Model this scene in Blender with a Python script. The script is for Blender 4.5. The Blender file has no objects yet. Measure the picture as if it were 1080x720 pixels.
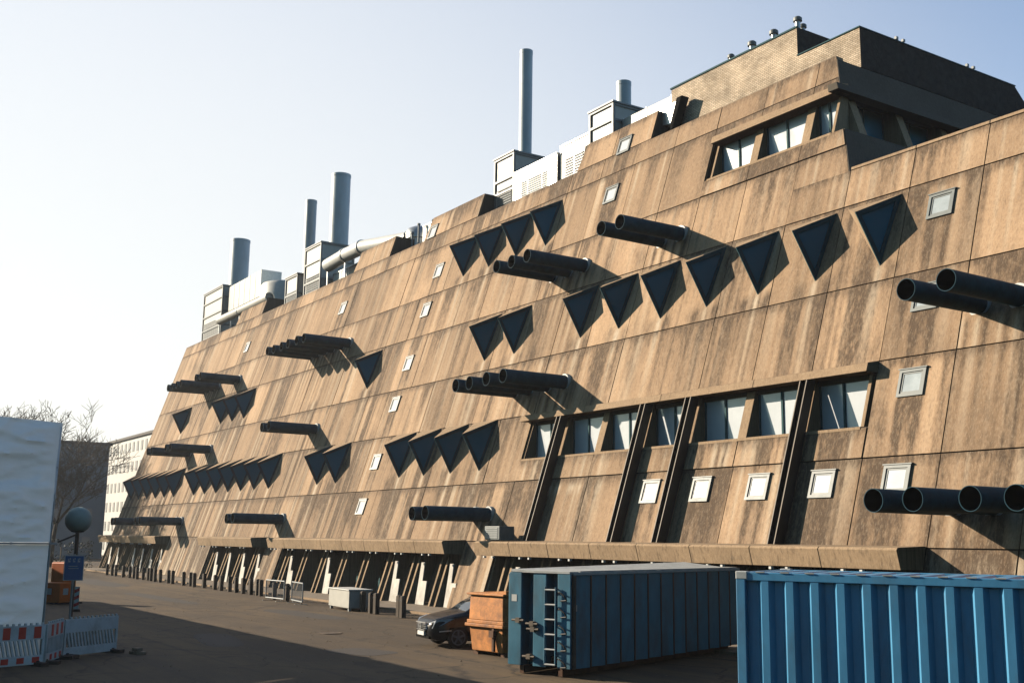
import bpy, math, random
import numpy as np
from mathutils import Vector, Matrix, noise as mnoise
R = math.radians
rnd = random.Random(7)
scene = bpy.context.scene
COL = scene.collection

# ------------------------------------------------------------------ helpers
class MB:
    """collects polygons, links them as ONE mesh object"""
    def __init__(s): s.v = []; s.f = []; s.m = []
    def poly(s, pts, m=0):
        i = len(s.v); s.v += [tuple(p) for p in pts]; s.f.append(tuple(range(i, i+len(pts)))); s.m.append(m)
    def hexa(s, p, m=0):
        """8 corners: 0-3 one end (ccw seen from outside below), 4-7 the other"""
        i = len(s.v); s.v += [tuple(q) for q in p]
        for f in ((3,2,1,0),(4,5,6,7),(0,1,5,4),(1,2,6,5),(2,3,7,6),(3,0,4,7)):
            s.f.append(tuple(i+k for k in f)); s.m.append(m)
    def box(s, x0, x1, y0, y1, z0, z1, m=0):
        s.hexa([(x0,y0,z0),(x1,y0,z0),(x1,y1,z0),(x0,y1,z0),(x0,y0,z1),(x1,y0,z1),(x1,y1,z1),(x0,y1,z1)], m)
    def bar(s, a, b, w, h=None, m=0, up=(0,0,1)):
        a = Vector(a); b = Vector(b); h = h or w
        d = (b-a).normalized(); u = Vector(up)
        if abs(d.dot(u)) > .98: u = Vector((0,1,0))
        r = d.cross(u).normalized()*(w/2); u = r.cross(d).normalized()*(h/2)
        s.hexa([a-r-u,a+r-u,a+r+u,a-r+u,b-r-u,b+r-u,b+r+u,b-r+u], m)
    def tube(s, a, b, r0, r1=None, n=16, m=0, cap0=True, cap1=True):
        a = Vector(a); b = Vector(b); r1 = r0 if r1 is None else r1
        d = (b-a).normalized(); u = Vector((0,0,1))
        if abs(d.dot(u)) > .95: u = Vector((1,0,0))
        p = d.cross(u).normalized(); q = d.cross(p)
        i = len(s.v)
        for c, r in ((a,r0),(b,r1)):
            for k in range(n):
                t = 2*math.pi*k/n; s.v.append(tuple(c+p*(r*math.cos(t))+q*(r*math.sin(t))))
        for k in range(n):
            j = (k+1) % n; s.f.append((i+k,i+j,i+n+j,i+n+k)); s.m.append(m)
        if cap0: s.f.append(tuple(i+k for k in range(n)[::-1])); s.m.append(m)
        if cap1: s.f.append(tuple(i+n+k for k in range(n))); s.m.append(m)
    def ring(s, a, b, ro, ri, n=24, m=0):
        """hollow sleeve from a to b"""
        a = Vector(a); b = Vector(b); d = (b-a).normalized(); u = Vector((0,0,1))
        if abs(d.dot(u)) > .95: u = Vector((1,0,0))
        p = d.cross(u).normalized(); q = d.cross(p); i = len(s.v)
        for c, r in ((a,ro),(b,ro),(b,ri),(a,ri)):
            for k in range(n):
                t = 2*math.pi*k/n; s.v.append(tuple(c+p*(r*math.cos(t))+q*(r*math.sin(t))))
        for k in range(n):
            j = (k+1) % n
            for l in range(4):
                l2 = (l+1) % 4
                s.f.append((i+l*n+k,i+l*n+j,i+l2*n+j,i+l2*n+k)); s.m.append(m)
    def lathe(s, prof, c=(0,0,0), n=24, m=0):
        i = len(s.v)
        for r, z in prof:
            for k in range(n):
                t = 2*math.pi*k/n; s.v.append((c[0]+r*math.cos(t), c[1]+r*math.sin(t), c[2]+z))
        for l in range(len(prof)-1):
            for k in range(n):
                j = (k+1) % n
                s.f.append((i+l*n+k,i+l*n+j,i+(l+1)*n+j,i+(l+1)*n+k)); s.m.append(m)
    def grid(s, fn, nu, nv, m=0):
        i = len(s.v)
        for a in range(nu+1):
            for b in range(nv+1): s.v.append(tuple(fn(a/nu, b/nv)))
        for a in range(nu):
            for b in range(nv):
                k = i+a*(nv+1)+b
                s.f.append((k,k+nv+1,k+nv+2,k+1)); s.m.append(m)
    def mesh(s, name, mats, smooth=False, fix=True):
        me = bpy.data.meshes.new(name)
        me.from_pydata(s.v, [], s.f)
        for m in (mats if isinstance(mats, (list, tuple)) else [mats]): me.materials.append(m)
        me.polygons.foreach_set('material_index', s.m)
        if smooth: me.polygons.foreach_set('use_smooth', [True]*len(s.f))
        me.update()
        if fix:
            import bmesh
            bm = bmesh.new(); bm.from_mesh(me); bmesh.ops.recalc_face_normals(bm, faces=bm.faces); bm.to_mesh(me); bm.free()
        return me

def sharp(me, ang=35):
    me.polygons.foreach_set('use_smooth', [True]*len(me.polygons))
    try: me.set_sharp_from_angle(angle=R(ang))
    except Exception: pass

def link(name, me, parent=None, loc=(0,0,0), rz=0, bevel=0):
    o = bpy.data.objects.new(name, me); COL.objects.link(o)
    o.parent = parent; o.location = loc; o.rotation_euler = (0,0,rz)
    if bevel:
        b = o.modifiers.new('bevel','BEVEL'); b.width = bevel; b.segments = 2; b.limit_method = 'ANGLE'; b.angle_limit = R(40)
    return o
def obj(name, mb, mats, parent=None, smooth=False, bevel=0, world=False, ang=None, fix=True):
    if world and parent is not None:
        L = parent.location
        mb.v = [(x-L.x, y-L.y, z-L.z) for x, y, z in mb.v]
    me = mb.mesh(name, mats, smooth, fix)
    if ang: sharp(me, ang)
    return link(name, me, parent, bevel=bevel)
def split_obj(name, mb, mats, parent, **kw):
    """one object per connected piece"""
    par = list(range(len(mb.v)))
    def find(a):
        while par[a] != a: par[a] = par[par[a]]; a = par[a]
        return a
    for f in mb.f:
        for k in f[1:]: par[find(k)] = find(f[0])
    groups = {}
    for f, m in zip(mb.f, mb.m): groups.setdefault(find(f[0]), []).append((f, m))
    for fs in groups.values():
        q = MB(); ids = {}
        for f, m in fs:
            for k in f:
                if k not in ids: ids[k] = len(q.v); q.v.append(mb.v[k])
            q.f.append(tuple(ids[k] for k in f)); q.m.append(m)
        obj(name, q, mats, parent, **kw)
def thing(name, label, cat, loc=(0,0,0), rz=0, group=None):
    o = bpy.data.objects.new(name, None); COL.objects.link(o)
    o.empty_display_size = .3
    o.location = loc; o.rotation_euler = (0,0,rz)
    return tag(o, label, cat, group)
def tag(o, label, cat, group=None):
    o['label'] = label; o['category'] = cat
    if group: o['group'] = group
    return o
def structure(o): o['kind'] = 'structure'; return o
def copy_tree(o, parent=None):
    c = o.copy(); COL.objects.link(c); c.parent = parent
    for ch in list(o.children): copy_tree(ch, c)
    return c

# ------------------------------------------------------------------ materials
def mat(name, base=(.5,.5,.5), rough=.6, metal=0, spec=.5, var=0., vscale=3., bump=0., bscale=20., stretch=(1,1,1), dirt=None, dirt_amt=0., coat=0.):
    m = bpy.data.materials.new(name); m.use_nodes = True
    nt = m.node_tree; N = nt.nodes; L = nt.links
    p = N['Principled BSDF']
    p.inputs['Roughness'].default_value = rough; p.inputs['Metallic'].default_value = metal
    p.inputs['Specular IOR Level'].default_value = spec; p.inputs['Coat Weight'].default_value = coat
    p.inputs['Base Color'].default_value = (*base, 1)
    g = N.new('ShaderNodeNewGeometry'); mp = N.new('ShaderNodeMapping')
    mp.inputs['Scale'].default_value = stretch
    L.new(g.outputs['Position'], mp.inputs['Vector'])
    if var:
        n = N.new('ShaderNodeTexNoise'); n.inputs['Scale'].default_value = vscale; n.inputs['Detail'].default_value = 6
        n.inputs['Roughness'].default_value = .65
        L.new(mp.outputs[0], n.inputs['Vector'])
        r = N.new('ShaderNodeMapRange'); r.inputs[1].default_value = .3; r.inputs[2].default_value = .7
        r.inputs[3].default_value = 1-var; r.inputs[4].default_value = 1+var
        L.new(n.outputs['Fac'], r.inputs[0])
        mx = N.new('ShaderNodeMix'); mx.data_type = 'RGBA'; mx.blend_type = 'MULTIPLY'; mx.inputs[0].default_value = 1
        mx.inputs[6].default_value = (*base,1); L.new(r.outputs[0], mx.inputs[7])
        out = mx.outputs[2]
        if dirt:
            n2 = N.new('ShaderNodeTexNoise'); n2.inputs['Scale'].default_value = vscale*.6; n2.inputs['Detail'].default_value = 8
            n2.inputs['Roughness'].default_value = .7
            L.new(mp.outputs[0], n2.inputs['Vector'])
            r2 = N.new('ShaderNodeMapRange'); r2.inputs[1].default_value = .48; r2.inputs[2].default_value = .68
            r2.inputs[4].default_value = dirt_amt; L.new(n2.outputs['Fac'], r2.inputs[0])
            m2 = N.new('ShaderNodeMix'); m2.data_type = 'RGBA'; L.new(r2.outputs[0], m2.inputs[0]); L.new(out, m2.inputs[6])
            m2.inputs[7].default_value = (*dirt,1); out = m2.outputs[2]
        L.new(out, p.inputs['Base Color'])
        rr = N.new('ShaderNodeMapRange'); rr.inputs[3].default_value = max(.03, rough-.12); rr.inputs[4].default_value = min(1, rough+.12)
        L.new(n.outputs['Fac'], rr.inputs[0]); L.new(rr.outputs[0], p.inputs['Roughness'])
    if bump:
        n3 = N.new('ShaderNodeTexNoise'); n3.inputs['Scale'].default_value = bscale; n3.inputs['Detail'].default_value = 5
        L.new(mp.outputs[0], n3.inputs['Vector'])
        b = N.new('ShaderNodeBump'); b.inputs['Strength'].default_value = bump; b.inputs['Distance'].default_value = .02
        L.new(n3.outputs['Fac'], b.inputs['Height']); L.new(b.outputs[0], p.inputs['Normal'])
    return m

def concrete_mat(name, base, dark, pale, use_attr=True, streak=.42):
    """board-formed concrete; attribute 'weather': R dark stain, G pale wash, B panel tone"""
    m = bpy.data.materials.new(name); m.use_nodes = True
    nt = m.node_tree; N = nt.nodes; L = nt.links; p = N['Principled BSDF']
    p.inputs['Roughness'].default_value = .9; p.inputs['Specular IOR Level'].default_value = .25
    g = N.new('ShaderNodeNewGeometry')
    def noise(scale, stretch, det=6, rough=.65):
        mp = N.new('ShaderNodeMapping'); mp.inputs['Scale'].default_value = stretch; L.new(g.outputs['Position'], mp.inputs['Vector'])
        n = N.new('ShaderNodeTexNoise'); n.inputs['Scale'].default_value = scale; n.inputs['Detail'].default_value = det
        n.inputs['Roughness'].default_value = rough; L.new(mp.outputs[0], n.inputs['Vector']); return n.outputs['Fac']
    def rng(src, a, b, c, d):
        r = N.new('ShaderNodeMapRange'); r.inputs[1].default_value = a; r.inputs[2].default_value = b
        r.inputs[3].default_value = c; r.inputs[4].default_value = d; L.new(src, r.inputs[0]); return r.outputs[0]
    def math_(op, a, b):
        q = N.new('ShaderNodeMath'); q.operation = op
        for k, x in enumerate((a,b)):
            if isinstance(x, (int,float)): q.inputs[k].default_value = x
            else: L.new(x, q.inputs[k])
        return q.outputs[0]
    def mix(f, a, b, bt='MIX'):
        q = N.new('ShaderNodeMix'); q.data_type = 'RGBA'; q.blend_type = bt
        if isinstance(f, float): q.inputs[0].default_value = f
        else: L.new(f, q.inputs[0])
        for k, x in ((6,a),(7,b)):
            if isinstance(x, tuple): q.inputs[k].default_value = (*x,1)
            else: L.new(x, q.inputs[k])
        return q.outputs[2]
    fine = noise(2.2, (3.2,3.2,.16), 8, .7)       # run-off streaks down the slope
    grain = noise(9, (1,1,1), 8, .75)
    fine2 = noise(2.4, (10,10,.14), 5, .6)
    blot = noise(.55, (1,1,.6), 5, .6)
    speck = noise(45, (1,1,.6), 3, .6)
    c = mix(rng(blot,.35,.65,0,1), tuple(x*.86 for x in base), tuple(x*1.12 for x in base))
    c = mix(rng(grain,.35,.7,0,.55), c, tuple(x*.62 for x in base))
    if use_attr:
        a = N.new('ShaderNodeVertexColor'); a.layer_name = 'weather'
        sp = N.new('ShaderNodeSeparateColor'); L.new(a.outputs[0], sp.inputs[0])
        tone = rng(sp.outputs[2], 0, 1, .74, 1.16)
        c = mix(1.0, c, tone, 'MULTIPLY')
        pf = math_('MULTIPLY', sp.outputs[1], rng(fine,.3,.6,.55,1.15))
        c = mix(pf, c, pale)
        df = math_('MULTIPLY', sp.outputs[0], rng(fine,.32,.62,.45,1.25))
        c = mix(math_('MINIMUM', df, .93), c, dark)
    c = mix(rng(fine,.50 if streak > .5 else .53,.72,0,streak), c, dark)
    c = mix(rng(fine2,.53,.66,0,.27), c, dark)
    c = mix(rng(fine2,.47,.36,0,.18), c, pale)
    c = mix(rng(speck,.66,.74,0,.5), c, pale)
    L.new(c, p.inputs['Base Color'])
    b = N.new('ShaderNodeBump'); b.inputs['Strength'].default_value = .35; b.inputs['Distance'].default_value = .02
    L.new(grain, b.inputs['Height']); L.new(b.outputs[0], p.inputs['Normal'])
    return m

def brick_mat(name, axis):
    m = bpy.data.materials.new(name); m.use_nodes = True
    nt = m.node_tree; N = nt.nodes; L = nt.links; p = N['Principled BSDF']
    p.inputs['Roughness'].default_value = .92; p.inputs['Specular IOR Level'].default_value = .2
    g = N.new('ShaderNodeNewGeometry'); s = N.new('ShaderNodeSeparateXYZ'); L.new(g.outputs['Position'], s.inputs[0])
    cb = N.new('ShaderNodeCombineXYZ'); L.new(s.outputs[axis], cb.inputs[0]); L.new(s.outputs[2], cb.inputs[1])
    b = N.new('ShaderNodeTexBrick'); b.inputs['Scale'].default_value = 1
    b.inputs['Brick Width'].default_value = .26; b.inputs['Row Height'].default_value = .085
    b.inputs['Mortar Size'].default_value = .012; b.inputs['Bias'].default_value = -.1
    b.inputs['Color1'].default_value = (.74,.60,.45,1); b.inputs['Color2'].default_value = (.54,.42,.30,1); b.inputs['Mortar'].default_value = (.30,.245,.18,1)
    L.new(cb.outputs[0], b.inputs['Vector'])
    n = N.new('ShaderNodeTexNoise'); n.inputs['Scale'].default_value = 1.1; n.inputs['Detail'].default_value = 8
    L.new(g.outputs['Position'], n.inputs['Vector'])
    r = N.new('ShaderNodeMapRange'); r.inputs[1].default_value = .35; r.inputs[2].default_value = .65; r.inputs[3].default_value = .65; r.inputs[4].default_value = 1.15
    L.new(n.outputs['Fac'], r.inputs[0])
    mx = N.new('ShaderNodeMix'); mx.data_type = 'RGBA'; mx.blend_type = 'MULTIPLY'; mx.inputs[0].default_value = 1
    L.new(b.outputs['Color'], mx.inputs[6]); L.new(r.outputs[0], mx.inputs[7]); L.new(mx.outputs[2], p.inputs['Base Color'])
    bp = N.new('ShaderNodeBump'); bp.inputs['Strength'].default_value = .6; bp.inputs['Distance'].default_value = .015; bp.invert = True
    L.new(b.outputs['Fac'], bp.inputs['Height']); L.new(bp.outputs[0], p.inputs['Normal'])
    return m

CB, CD, CP = (.480,.322,.198), (.088,.060,.040), (.60,.49,.36)
M = dict(
 concrete=concrete_mat('weathered_concrete', CB, CD, CP),
 concrete_plain=concrete_mat('trim_concrete', (.38,.265,.165), CD, CP, False),
 concrete_trim=concrete_mat('pale_trim_concrete', (.41,.288,.178), (.085,.062,.042), (.62,.5,.36), False, .8),
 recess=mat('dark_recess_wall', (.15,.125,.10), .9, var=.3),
 concrete_dark=concrete_mat('dark_concrete', (.10,.085,.065), (.04,.035,.03), (.2,.17,.13), False),  # darker copy of the concrete, shade of the end faces put into it
 groove=mat('joint_shadow_gap', (.045,.035,.028), .95, var=.3),
 roof=mat('roof_felt', (.12,.11,.10), .9, var=.25),
 brick_x=brick_mat('pale_brick', 0), brick_y=brick_mat('pale_brick_end', 1),
 brick_dark=mat('shaded_brick', (.035,.033,.030), .95, spec=.2, var=.5, vscale=4, bump=.6, bscale=12),
 navy=mat('dark_blue_steel', (.030,.085,.118), .65, spec=.10, var=.35, vscale=2),
 frame_dark=mat('dark_window_frame', (.050,.105,.115), .7, spec=.06, var=.2),
 steel_dark=mat('dark_steel', (.02,.018,.016), .55, var=.3),
 steel_edge=mat('lit_edge_worn_steel', (.18,.14,.10), .6, var=.3),
 glass=mat('dark_glass', (.030,.185,.27), .22, spec=.1),
 blind=mat('glass_over_white_blind', (.64,.67,.70), .12, spec=.6, var=.05, vscale=1.5),
 skylight=mat('milky_window_pane', (.40,.45,.47), .18, spec=.6, var=.12, vscale=2),
 alu=mat('aluminium_frame', (.17,.19,.185), .5, .0, var=.15),
 white=mat('white_paint', (.64,.64,.60), .5, var=.08),
 offwhite=mat('grey_white_plaster', (.62,.59,.53), .8, var=.2, vscale=1.5, dirt=(.25,.2,.15), dirt_amt=.6),
 cream=mat('cream_metal', (.47,.46,.41), .45, var=.08),
 galv=mat('galvanised_metal', (.50,.51,.50), .38, .75, var=.15),
 shiny=mat('bare_shiny_metal', (.85,.84,.80), .30, 1.0, var=.05),
 grey_metal=mat('grey_metal', (.30,.32,.32), .5, var=.15),
 stack=mat('grey_green_stack', (.52,.60,.63), .45, .0, var=.15, vscale=1, stretch=(1,1,.3)),
 skip_blue=mat('skip_blue_paint', (.04,.18,.27), .5, var=.25, vscale=2.5, dirt=(.06,.06,.055), dirt_amt=.5, stretch=(1,1,.4)),
 skip_side=mat('faded_grey_blue_paint', (.045,.19,.27), .6, var=.3, vscale=1.6, dirt=(.05,.045,.04), dirt_amt=.6, stretch=(1,1,.4)),
 cont_blue=mat('container_blue_paint', (.075,.29,.50), .4, var=.18, vscale=2.2, dirt=(.11,.085,.065), dirt_amt=.42, stretch=(1,1,.35), bump=.25, bscale=1.6),
 rim_pale=mat('pale_lit_worn_rim', (.48,.49,.47), .6, var=.2),
 orange_rust=mat('orange_rusty_paint', (.60,.24,.065), .65, var=.35, vscale=3, dirt=(.16,.06,.025), dirt_amt=.75, bump=.3),
 orange=mat('orange_plastic', (.70,.16,.025), .5, var=.1),
 rust=mat('rust', (.13,.065,.035), .85, var=.4),
 wood=mat('weathered_wood_post', (.085,.066,.048), .9, var=.35, vscale=6, stretch=(1,1,.2)),
 tarp=mat('pale_plastic_sheet', (.80,.84,.87), .32, spec=.5, var=.08, vscale=.8, bump=.5, bscale=2.2, stretch=(1,1,2.6)),
 barrier_white=mat('barrier_white', (.62,.66,.66), .5, var=.1, dirt=(.3,.28,.24), dirt_amt=.5),
 barrier_red=mat('barrier_red', (.52,.045,.03), .45, var=.15),
 rubber=mat('black_rubber', (.02,.02,.02), .8, var=.3),
 paver=mat('dirty_block', (.28,.19,.13), .9, var=.3),
 sign_blue=mat('sign_blue', (.02,.10,.27), .4, var=.05),
 globe=mat('milky_globe', (.42,.45,.38), .6, spec=.2, var=.1),
 bark=mat('bark', (.10,.078,.058), .95, var=.3, vscale=8),
 twig=mat('twig', (.20,.155,.115), .95, var=.3),
 leaf=mat('hedge_leaf', (.035,.05,.024), .75, var=.5, vscale=4),
 car_paint=mat('black_car_paint', (.008,.009,.011), .3, spec=.2, var=.05, coat=.12),
 car_glass=mat('car_glass', (.02,.024,.026), .05, spec=.9),
 chrome=mat('chrome', (.50,.50,.49), .3, .35),
 lamp_lens=mat('headlight_lens', (.60,.64,.66), .25, 0, spec=.6),
 tyre=mat('tyre', (.015,.015,.015), .85),
 alloy=mat('alloy_rim', (.22,.22,.22), .55, 0, spec=.3),
 plate=mat('number_plate', (.75,.75,.72), .5),
 far_white=mat('far_white_render', (.74,.72,.68), .9, var=.06, vscale=.2),
 far_grey=mat('far_grey_render', (.27,.28,.29), .9, var=.1, vscale=.2),
 far_window=mat('far_window', (.34,.33,.31), .25),  # pale tone puts the distance haze into the window colour
 black=mat('flat_black', (.008,.008,.008), .95, spec=.1),
)

# ground material: dusty asphalt with worn, sandy patches
def ground_mat():
    m = bpy.data.materials.new('dusty_asphalt'); m.use_nodes = True
    nt = m.node_tree; N = nt.nodes; L = nt.links; p = N['Principled BSDF']; p.inputs['Roughness'].default_value = .88; p.inputs['Specular IOR Level'].default_value = .3
    g = N.new('ShaderNodeNewGeometry')
    def noise(sc, st, det=6, ro=.65):
        mp = N.new('ShaderNodeMapping'); mp.inputs['Scale'].default_value = st; L.new(g.outputs['Position'], mp.inputs['Vector'])
        n = N.new('ShaderNodeTexNoise'); n.inputs['Scale'].default_value = sc; n.inputs['Detail'].default_value = det; n.inputs['Roughness'].default_value = ro
        L.new(mp.outputs[0], n.inputs['Vector']); return n.outputs['Fac']
    def ramp(src, a, b, lo=0., hi=1.):
        r = N.new('ShaderNodeMapRange'); r.inputs[1].default_value = a; r.inputs[2].default_value = b; r.inputs[3].default_value = lo; r.inputs[4].default_value = hi
        L.new(src, r.inputs[0]); return r.outputs[0]
    def mix(f, a, b):
        q = N.new('ShaderNodeMix'); q.data_type = 'RGBA'; L.new(f, q.inputs[0])
        for k, x in ((6,a),(7,b)):
            if isinstance(x, tuple): q.inputs[k].default_value = (*x,1)
            else: L.new(x, q.inputs[k])
        return q.outputs[2]
    big = noise(.16, (.35,1,1)); med = noise(1.1, (.5,1.4,1)); fine = noise(30, (1,1,1), 4); lane = noise(.5, (.08,1.3,1), 4)
    c = mix(ramp(big,.38,.62), (.072,.052,.033), (.165,.112,.060))
    c = mix(ramp(lane,.45,.65,0,.6), c, (.07,.056,.042))
    c = mix(ramp(med,.5,.7,0,.5), c, (.075,.06,.047))
    c = mix(ramp(fine,.5,.75,0,.45), c, (.22,.17,.12))
    def vor(sc):
        v = N.new('ShaderNodeTexVoronoi'); v.feature = 'DISTANCE_TO_EDGE'; v.inputs['Scale'].default_value = sc
        mx_ = N.new('ShaderNodeVectorMath'); mx_.operation = 'MULTIPLY_ADD'; n_ = N.new('ShaderNodeTexNoise'); n_.inputs['Scale'].default_value = 1.3; n_.inputs['Detail'].default_value = 5
        L.new(g.outputs['Position'], n_.inputs['Vector']); L.new(n_.outputs['Color'], mx_.inputs[0]); mx_.inputs[1].default_value = (1.1,1.1,0); L.new(g.outputs['Position'], mx_.inputs[2])
        L.new(mx_.outputs[0], v.inputs['Vector']); return v.outputs['Distance']
    c = mix(ramp(vor(.22),.0,.012,.8,0.), c, (.03,.025,.02))
    stain = noise(.7, (1,1,1), 3, .5); c = mix(ramp(stain,.60,.68,0,.55), c, (.045,.036,.028))
    tyre = noise(1.2, (.03,2.2,1), 3, .5); c = mix(ramp(tyre,.57,.66,0,.45), c, (.05,.042,.034))
    L.new(c, p.inputs['Base Color'])
    b = N.new('ShaderNodeBump'); b.inputs['Strength'].default_value = .5; b.inputs['Distance'].default_value = .02; L.new(fine, b.inputs['Height']); L.new(b.outputs[0], p.inputs['Normal'])
    return m
M['ground'] = ground_mat()
def translucent(m, col, f):
    nt = m.node_tree; N = nt.nodes; L = nt.links; p = N['Principled BSDF']; o = N['Material Output']
    tr = N.new('ShaderNodeBsdfTranslucent'); tr.inputs[0].default_value = (*col,1); mx = N.new('ShaderNodeMixShader'); mx.inputs[0].default_value = f
    L.new(p.outputs[0], mx.inputs[1]); L.new(tr.outputs[0], mx.inputs[2]); L.new(mx.outputs[0], o.inputs['Surface'])

translucent(M['tarp'], (.50,.64,.78), .05)
# ------------------------------------------------------------------ camera, light, sky
HAZE = .0003
YB, TN = 26.93, 3.125            # foot of the sloping facade, rise per metre of set-back
f_, pt, rl, az = 1174.2, .17668, .01386, .5722
fh = Vector((-math.cos(az), math.sin(az), 0)); rt = Vector((math.sin(az), math.cos(az), 0)); up = Vector((0,0,1))
fw = fh*math.cos(pt)+up*math.sin(pt); uv = up*math.cos(pt)-fh*math.sin(pt)
r2 = rt*math.cos(rl)+uv*math.sin(rl); u2 = uv*math.cos(rl)-rt*math.sin(rl)
cd = bpy.data.cameras.new('camera'); cam = bpy.data.objects.new('camera', cd); COL.objects.link(cam)
cd.sensor_width = 36; cd.lens = f_/1080*36; cd.clip_end = 6000; cd.clip_start = .1
mw = Matrix.Identity(4)
for i in range(3): mw[i][0] = r2[i]; mw[i][1] = u2[i]; mw[i][2] = -fw[i]
mw[0][3], mw[1][3], mw[2][3] = 0, 0, 3.3
cam.matrix_world = mw
scene.camera = cam

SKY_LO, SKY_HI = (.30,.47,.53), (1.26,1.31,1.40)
SUN = Vector((1, .74, -.49)).normalized()          # direction the light travels
sd = bpy.data.lights.new('sun','SUN'); sd.energy = 5.0; sd.angle = R(.5); sd.color = (1,.86,.68)
so = bpy.data.objects.new('sun', sd); COL.objects.link(so)
so.rotation_euler = SUN.to_track_quat('-Z','Y').to_euler(); so.location = (-60,-30,60)
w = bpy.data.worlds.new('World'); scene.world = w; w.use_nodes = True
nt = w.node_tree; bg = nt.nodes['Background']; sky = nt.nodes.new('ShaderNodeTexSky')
sky.sky_type = 'NISHITA'; sky.sun_disc = False
ts = -SUN
sky.sun_elevation = math.asin(ts.z); sky.sun_rotation = math.atan2(ts.x, ts.y)
sky.air_density = 1.0; sky.dust_density = 1.0; sky.ozone_density = 1.0; sky.altitude = 50
# bright haze bank over the far end of the yard, added gain dims the sky behind to weaken the fill
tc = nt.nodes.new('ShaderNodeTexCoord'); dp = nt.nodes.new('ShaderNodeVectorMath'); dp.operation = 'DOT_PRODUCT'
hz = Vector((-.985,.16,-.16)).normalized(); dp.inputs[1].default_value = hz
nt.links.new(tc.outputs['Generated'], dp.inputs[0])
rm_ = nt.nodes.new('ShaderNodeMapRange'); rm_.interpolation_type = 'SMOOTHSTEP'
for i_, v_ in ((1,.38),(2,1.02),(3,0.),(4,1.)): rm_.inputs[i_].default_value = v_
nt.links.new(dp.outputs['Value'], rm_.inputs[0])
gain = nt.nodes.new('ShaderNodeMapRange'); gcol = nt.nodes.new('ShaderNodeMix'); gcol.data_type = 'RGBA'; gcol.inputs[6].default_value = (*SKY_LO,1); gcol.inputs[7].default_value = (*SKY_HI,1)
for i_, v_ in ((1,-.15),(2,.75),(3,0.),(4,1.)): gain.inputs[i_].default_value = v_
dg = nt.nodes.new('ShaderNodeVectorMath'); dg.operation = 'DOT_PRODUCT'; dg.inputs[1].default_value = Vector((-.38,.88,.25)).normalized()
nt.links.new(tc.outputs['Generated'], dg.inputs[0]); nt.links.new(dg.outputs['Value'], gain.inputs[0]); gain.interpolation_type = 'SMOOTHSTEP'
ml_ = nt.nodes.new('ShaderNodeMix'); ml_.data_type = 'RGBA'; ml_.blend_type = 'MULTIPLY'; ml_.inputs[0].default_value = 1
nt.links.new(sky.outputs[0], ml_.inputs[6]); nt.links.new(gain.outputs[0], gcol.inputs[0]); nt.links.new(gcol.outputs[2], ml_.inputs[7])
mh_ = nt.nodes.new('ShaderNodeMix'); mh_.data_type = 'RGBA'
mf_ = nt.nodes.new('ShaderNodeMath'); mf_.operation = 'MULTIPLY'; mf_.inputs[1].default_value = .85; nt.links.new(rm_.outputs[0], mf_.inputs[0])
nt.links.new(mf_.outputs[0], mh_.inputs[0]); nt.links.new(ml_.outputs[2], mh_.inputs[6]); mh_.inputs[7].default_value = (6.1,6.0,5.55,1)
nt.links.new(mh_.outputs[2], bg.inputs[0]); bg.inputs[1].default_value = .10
scene.view_settings.view_transform = 'Standard'; scene.view_settings.look = 'None'; scene.view_settings.gamma = 1
scene.view_settings.exposure = .72
scene.render.engine = 'CYCLES'
scene.cycles.max_bounces = 6; scene.cycles.diffuse_bounces = 0

# ------------------------------------------------------------------ ground
g = MB(); S = 1500
g.poly([(-S,-S,0),(S,-S,0),(S,S,0),(-S,S,0)])
structure(obj('ground', g, M['ground']))
def sheet_patch(name, cx, cy, lx, ly, rz, m, seed, z=.004):
    r = random.Random(seed); mb = MB(); n = 28; c, s_ = math.cos(rz), math.sin(rz); pts = []
    for q in range(n):
        t = 2*math.pi*q/n; ex = .55
        u = math.copysign(abs(math.cos(t))**ex, math.cos(t))*lx/2*(1+r.uniform(-.05,.05)); v = math.copysign(abs(math.sin(t))**ex, math.sin(t))*ly/2*(1+r.uniform(-.05,.05))
        pts.append((cx+u*c-v*s_, cy+u*s_+v*c, z))
    mb.poly(pts); structure(obj(name, mb, m))
PATCH = mat('asphalt_repair', (.055,.046,.038), .85, var=.25, vscale=3, bump=.4, bscale=40)
for i_, a_ in enumerate(((-47,19.6,7,1.5,.05,PATCH),(-36.5,12.3,5,1.3,-.2,PATCH),(-62,17.5,12,1.1,.02,PATCH),(-31,14.8,2.2,1.6,.3,PATCH),(-84,19,16,2.2,0,PATCH))):
    sheet_patch('road_patch', *a_[:5], a_[5], i_, .004+.0006*i_)
mc = thing('manhole_cover','round iron manhole cover in the yard in front of the black car','manhole cover',(-37.3,16.6,.011))
m_ = MB(); m_.lathe([(.40,0),(.40,.012),(.34,.012),(.335,.006),(.30,.006),(.295,.012),(0,.012)], n=36); obj('cover', m_, mat('cast_iron', (.16,.12,.085), .6, .4, var=.3, vscale=8, bump=.8, bscale=60), mc)
k = MB(); k.box(-117, 3, 24.35, 24.5, -.1, .1); structure(obj('kerb', k, M['concrete_plain'], bevel=.01))
pv = MB(); pv.box(-117, 3, 24.5, 30.2, -.1, .085); structure(obj('pavement', pv, mat('pavement_slabs', (.24,.19,.14), .9, var=.3, vscale=2)))

# ------------------------------------------------------------------ the laboratory building
J = lambda k: -21.05-2.92*k
def fp(x, z, out=0.): return (x, YB+z/TN-out, z)
BL = (-60, YB, 0)
bld = thing('laboratory_building', 'long brown concrete building with a leaning facade of triangular bays and jutting pipes', 'building', BL)
ZR = [3.24, 6.05, 9.3, 12.27, 15.65, 18.45, 21.9]
XL = J(33)
edge = lambda z: -27.0-(z-17.2)*.333           # leaning right end of the upper block
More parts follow.
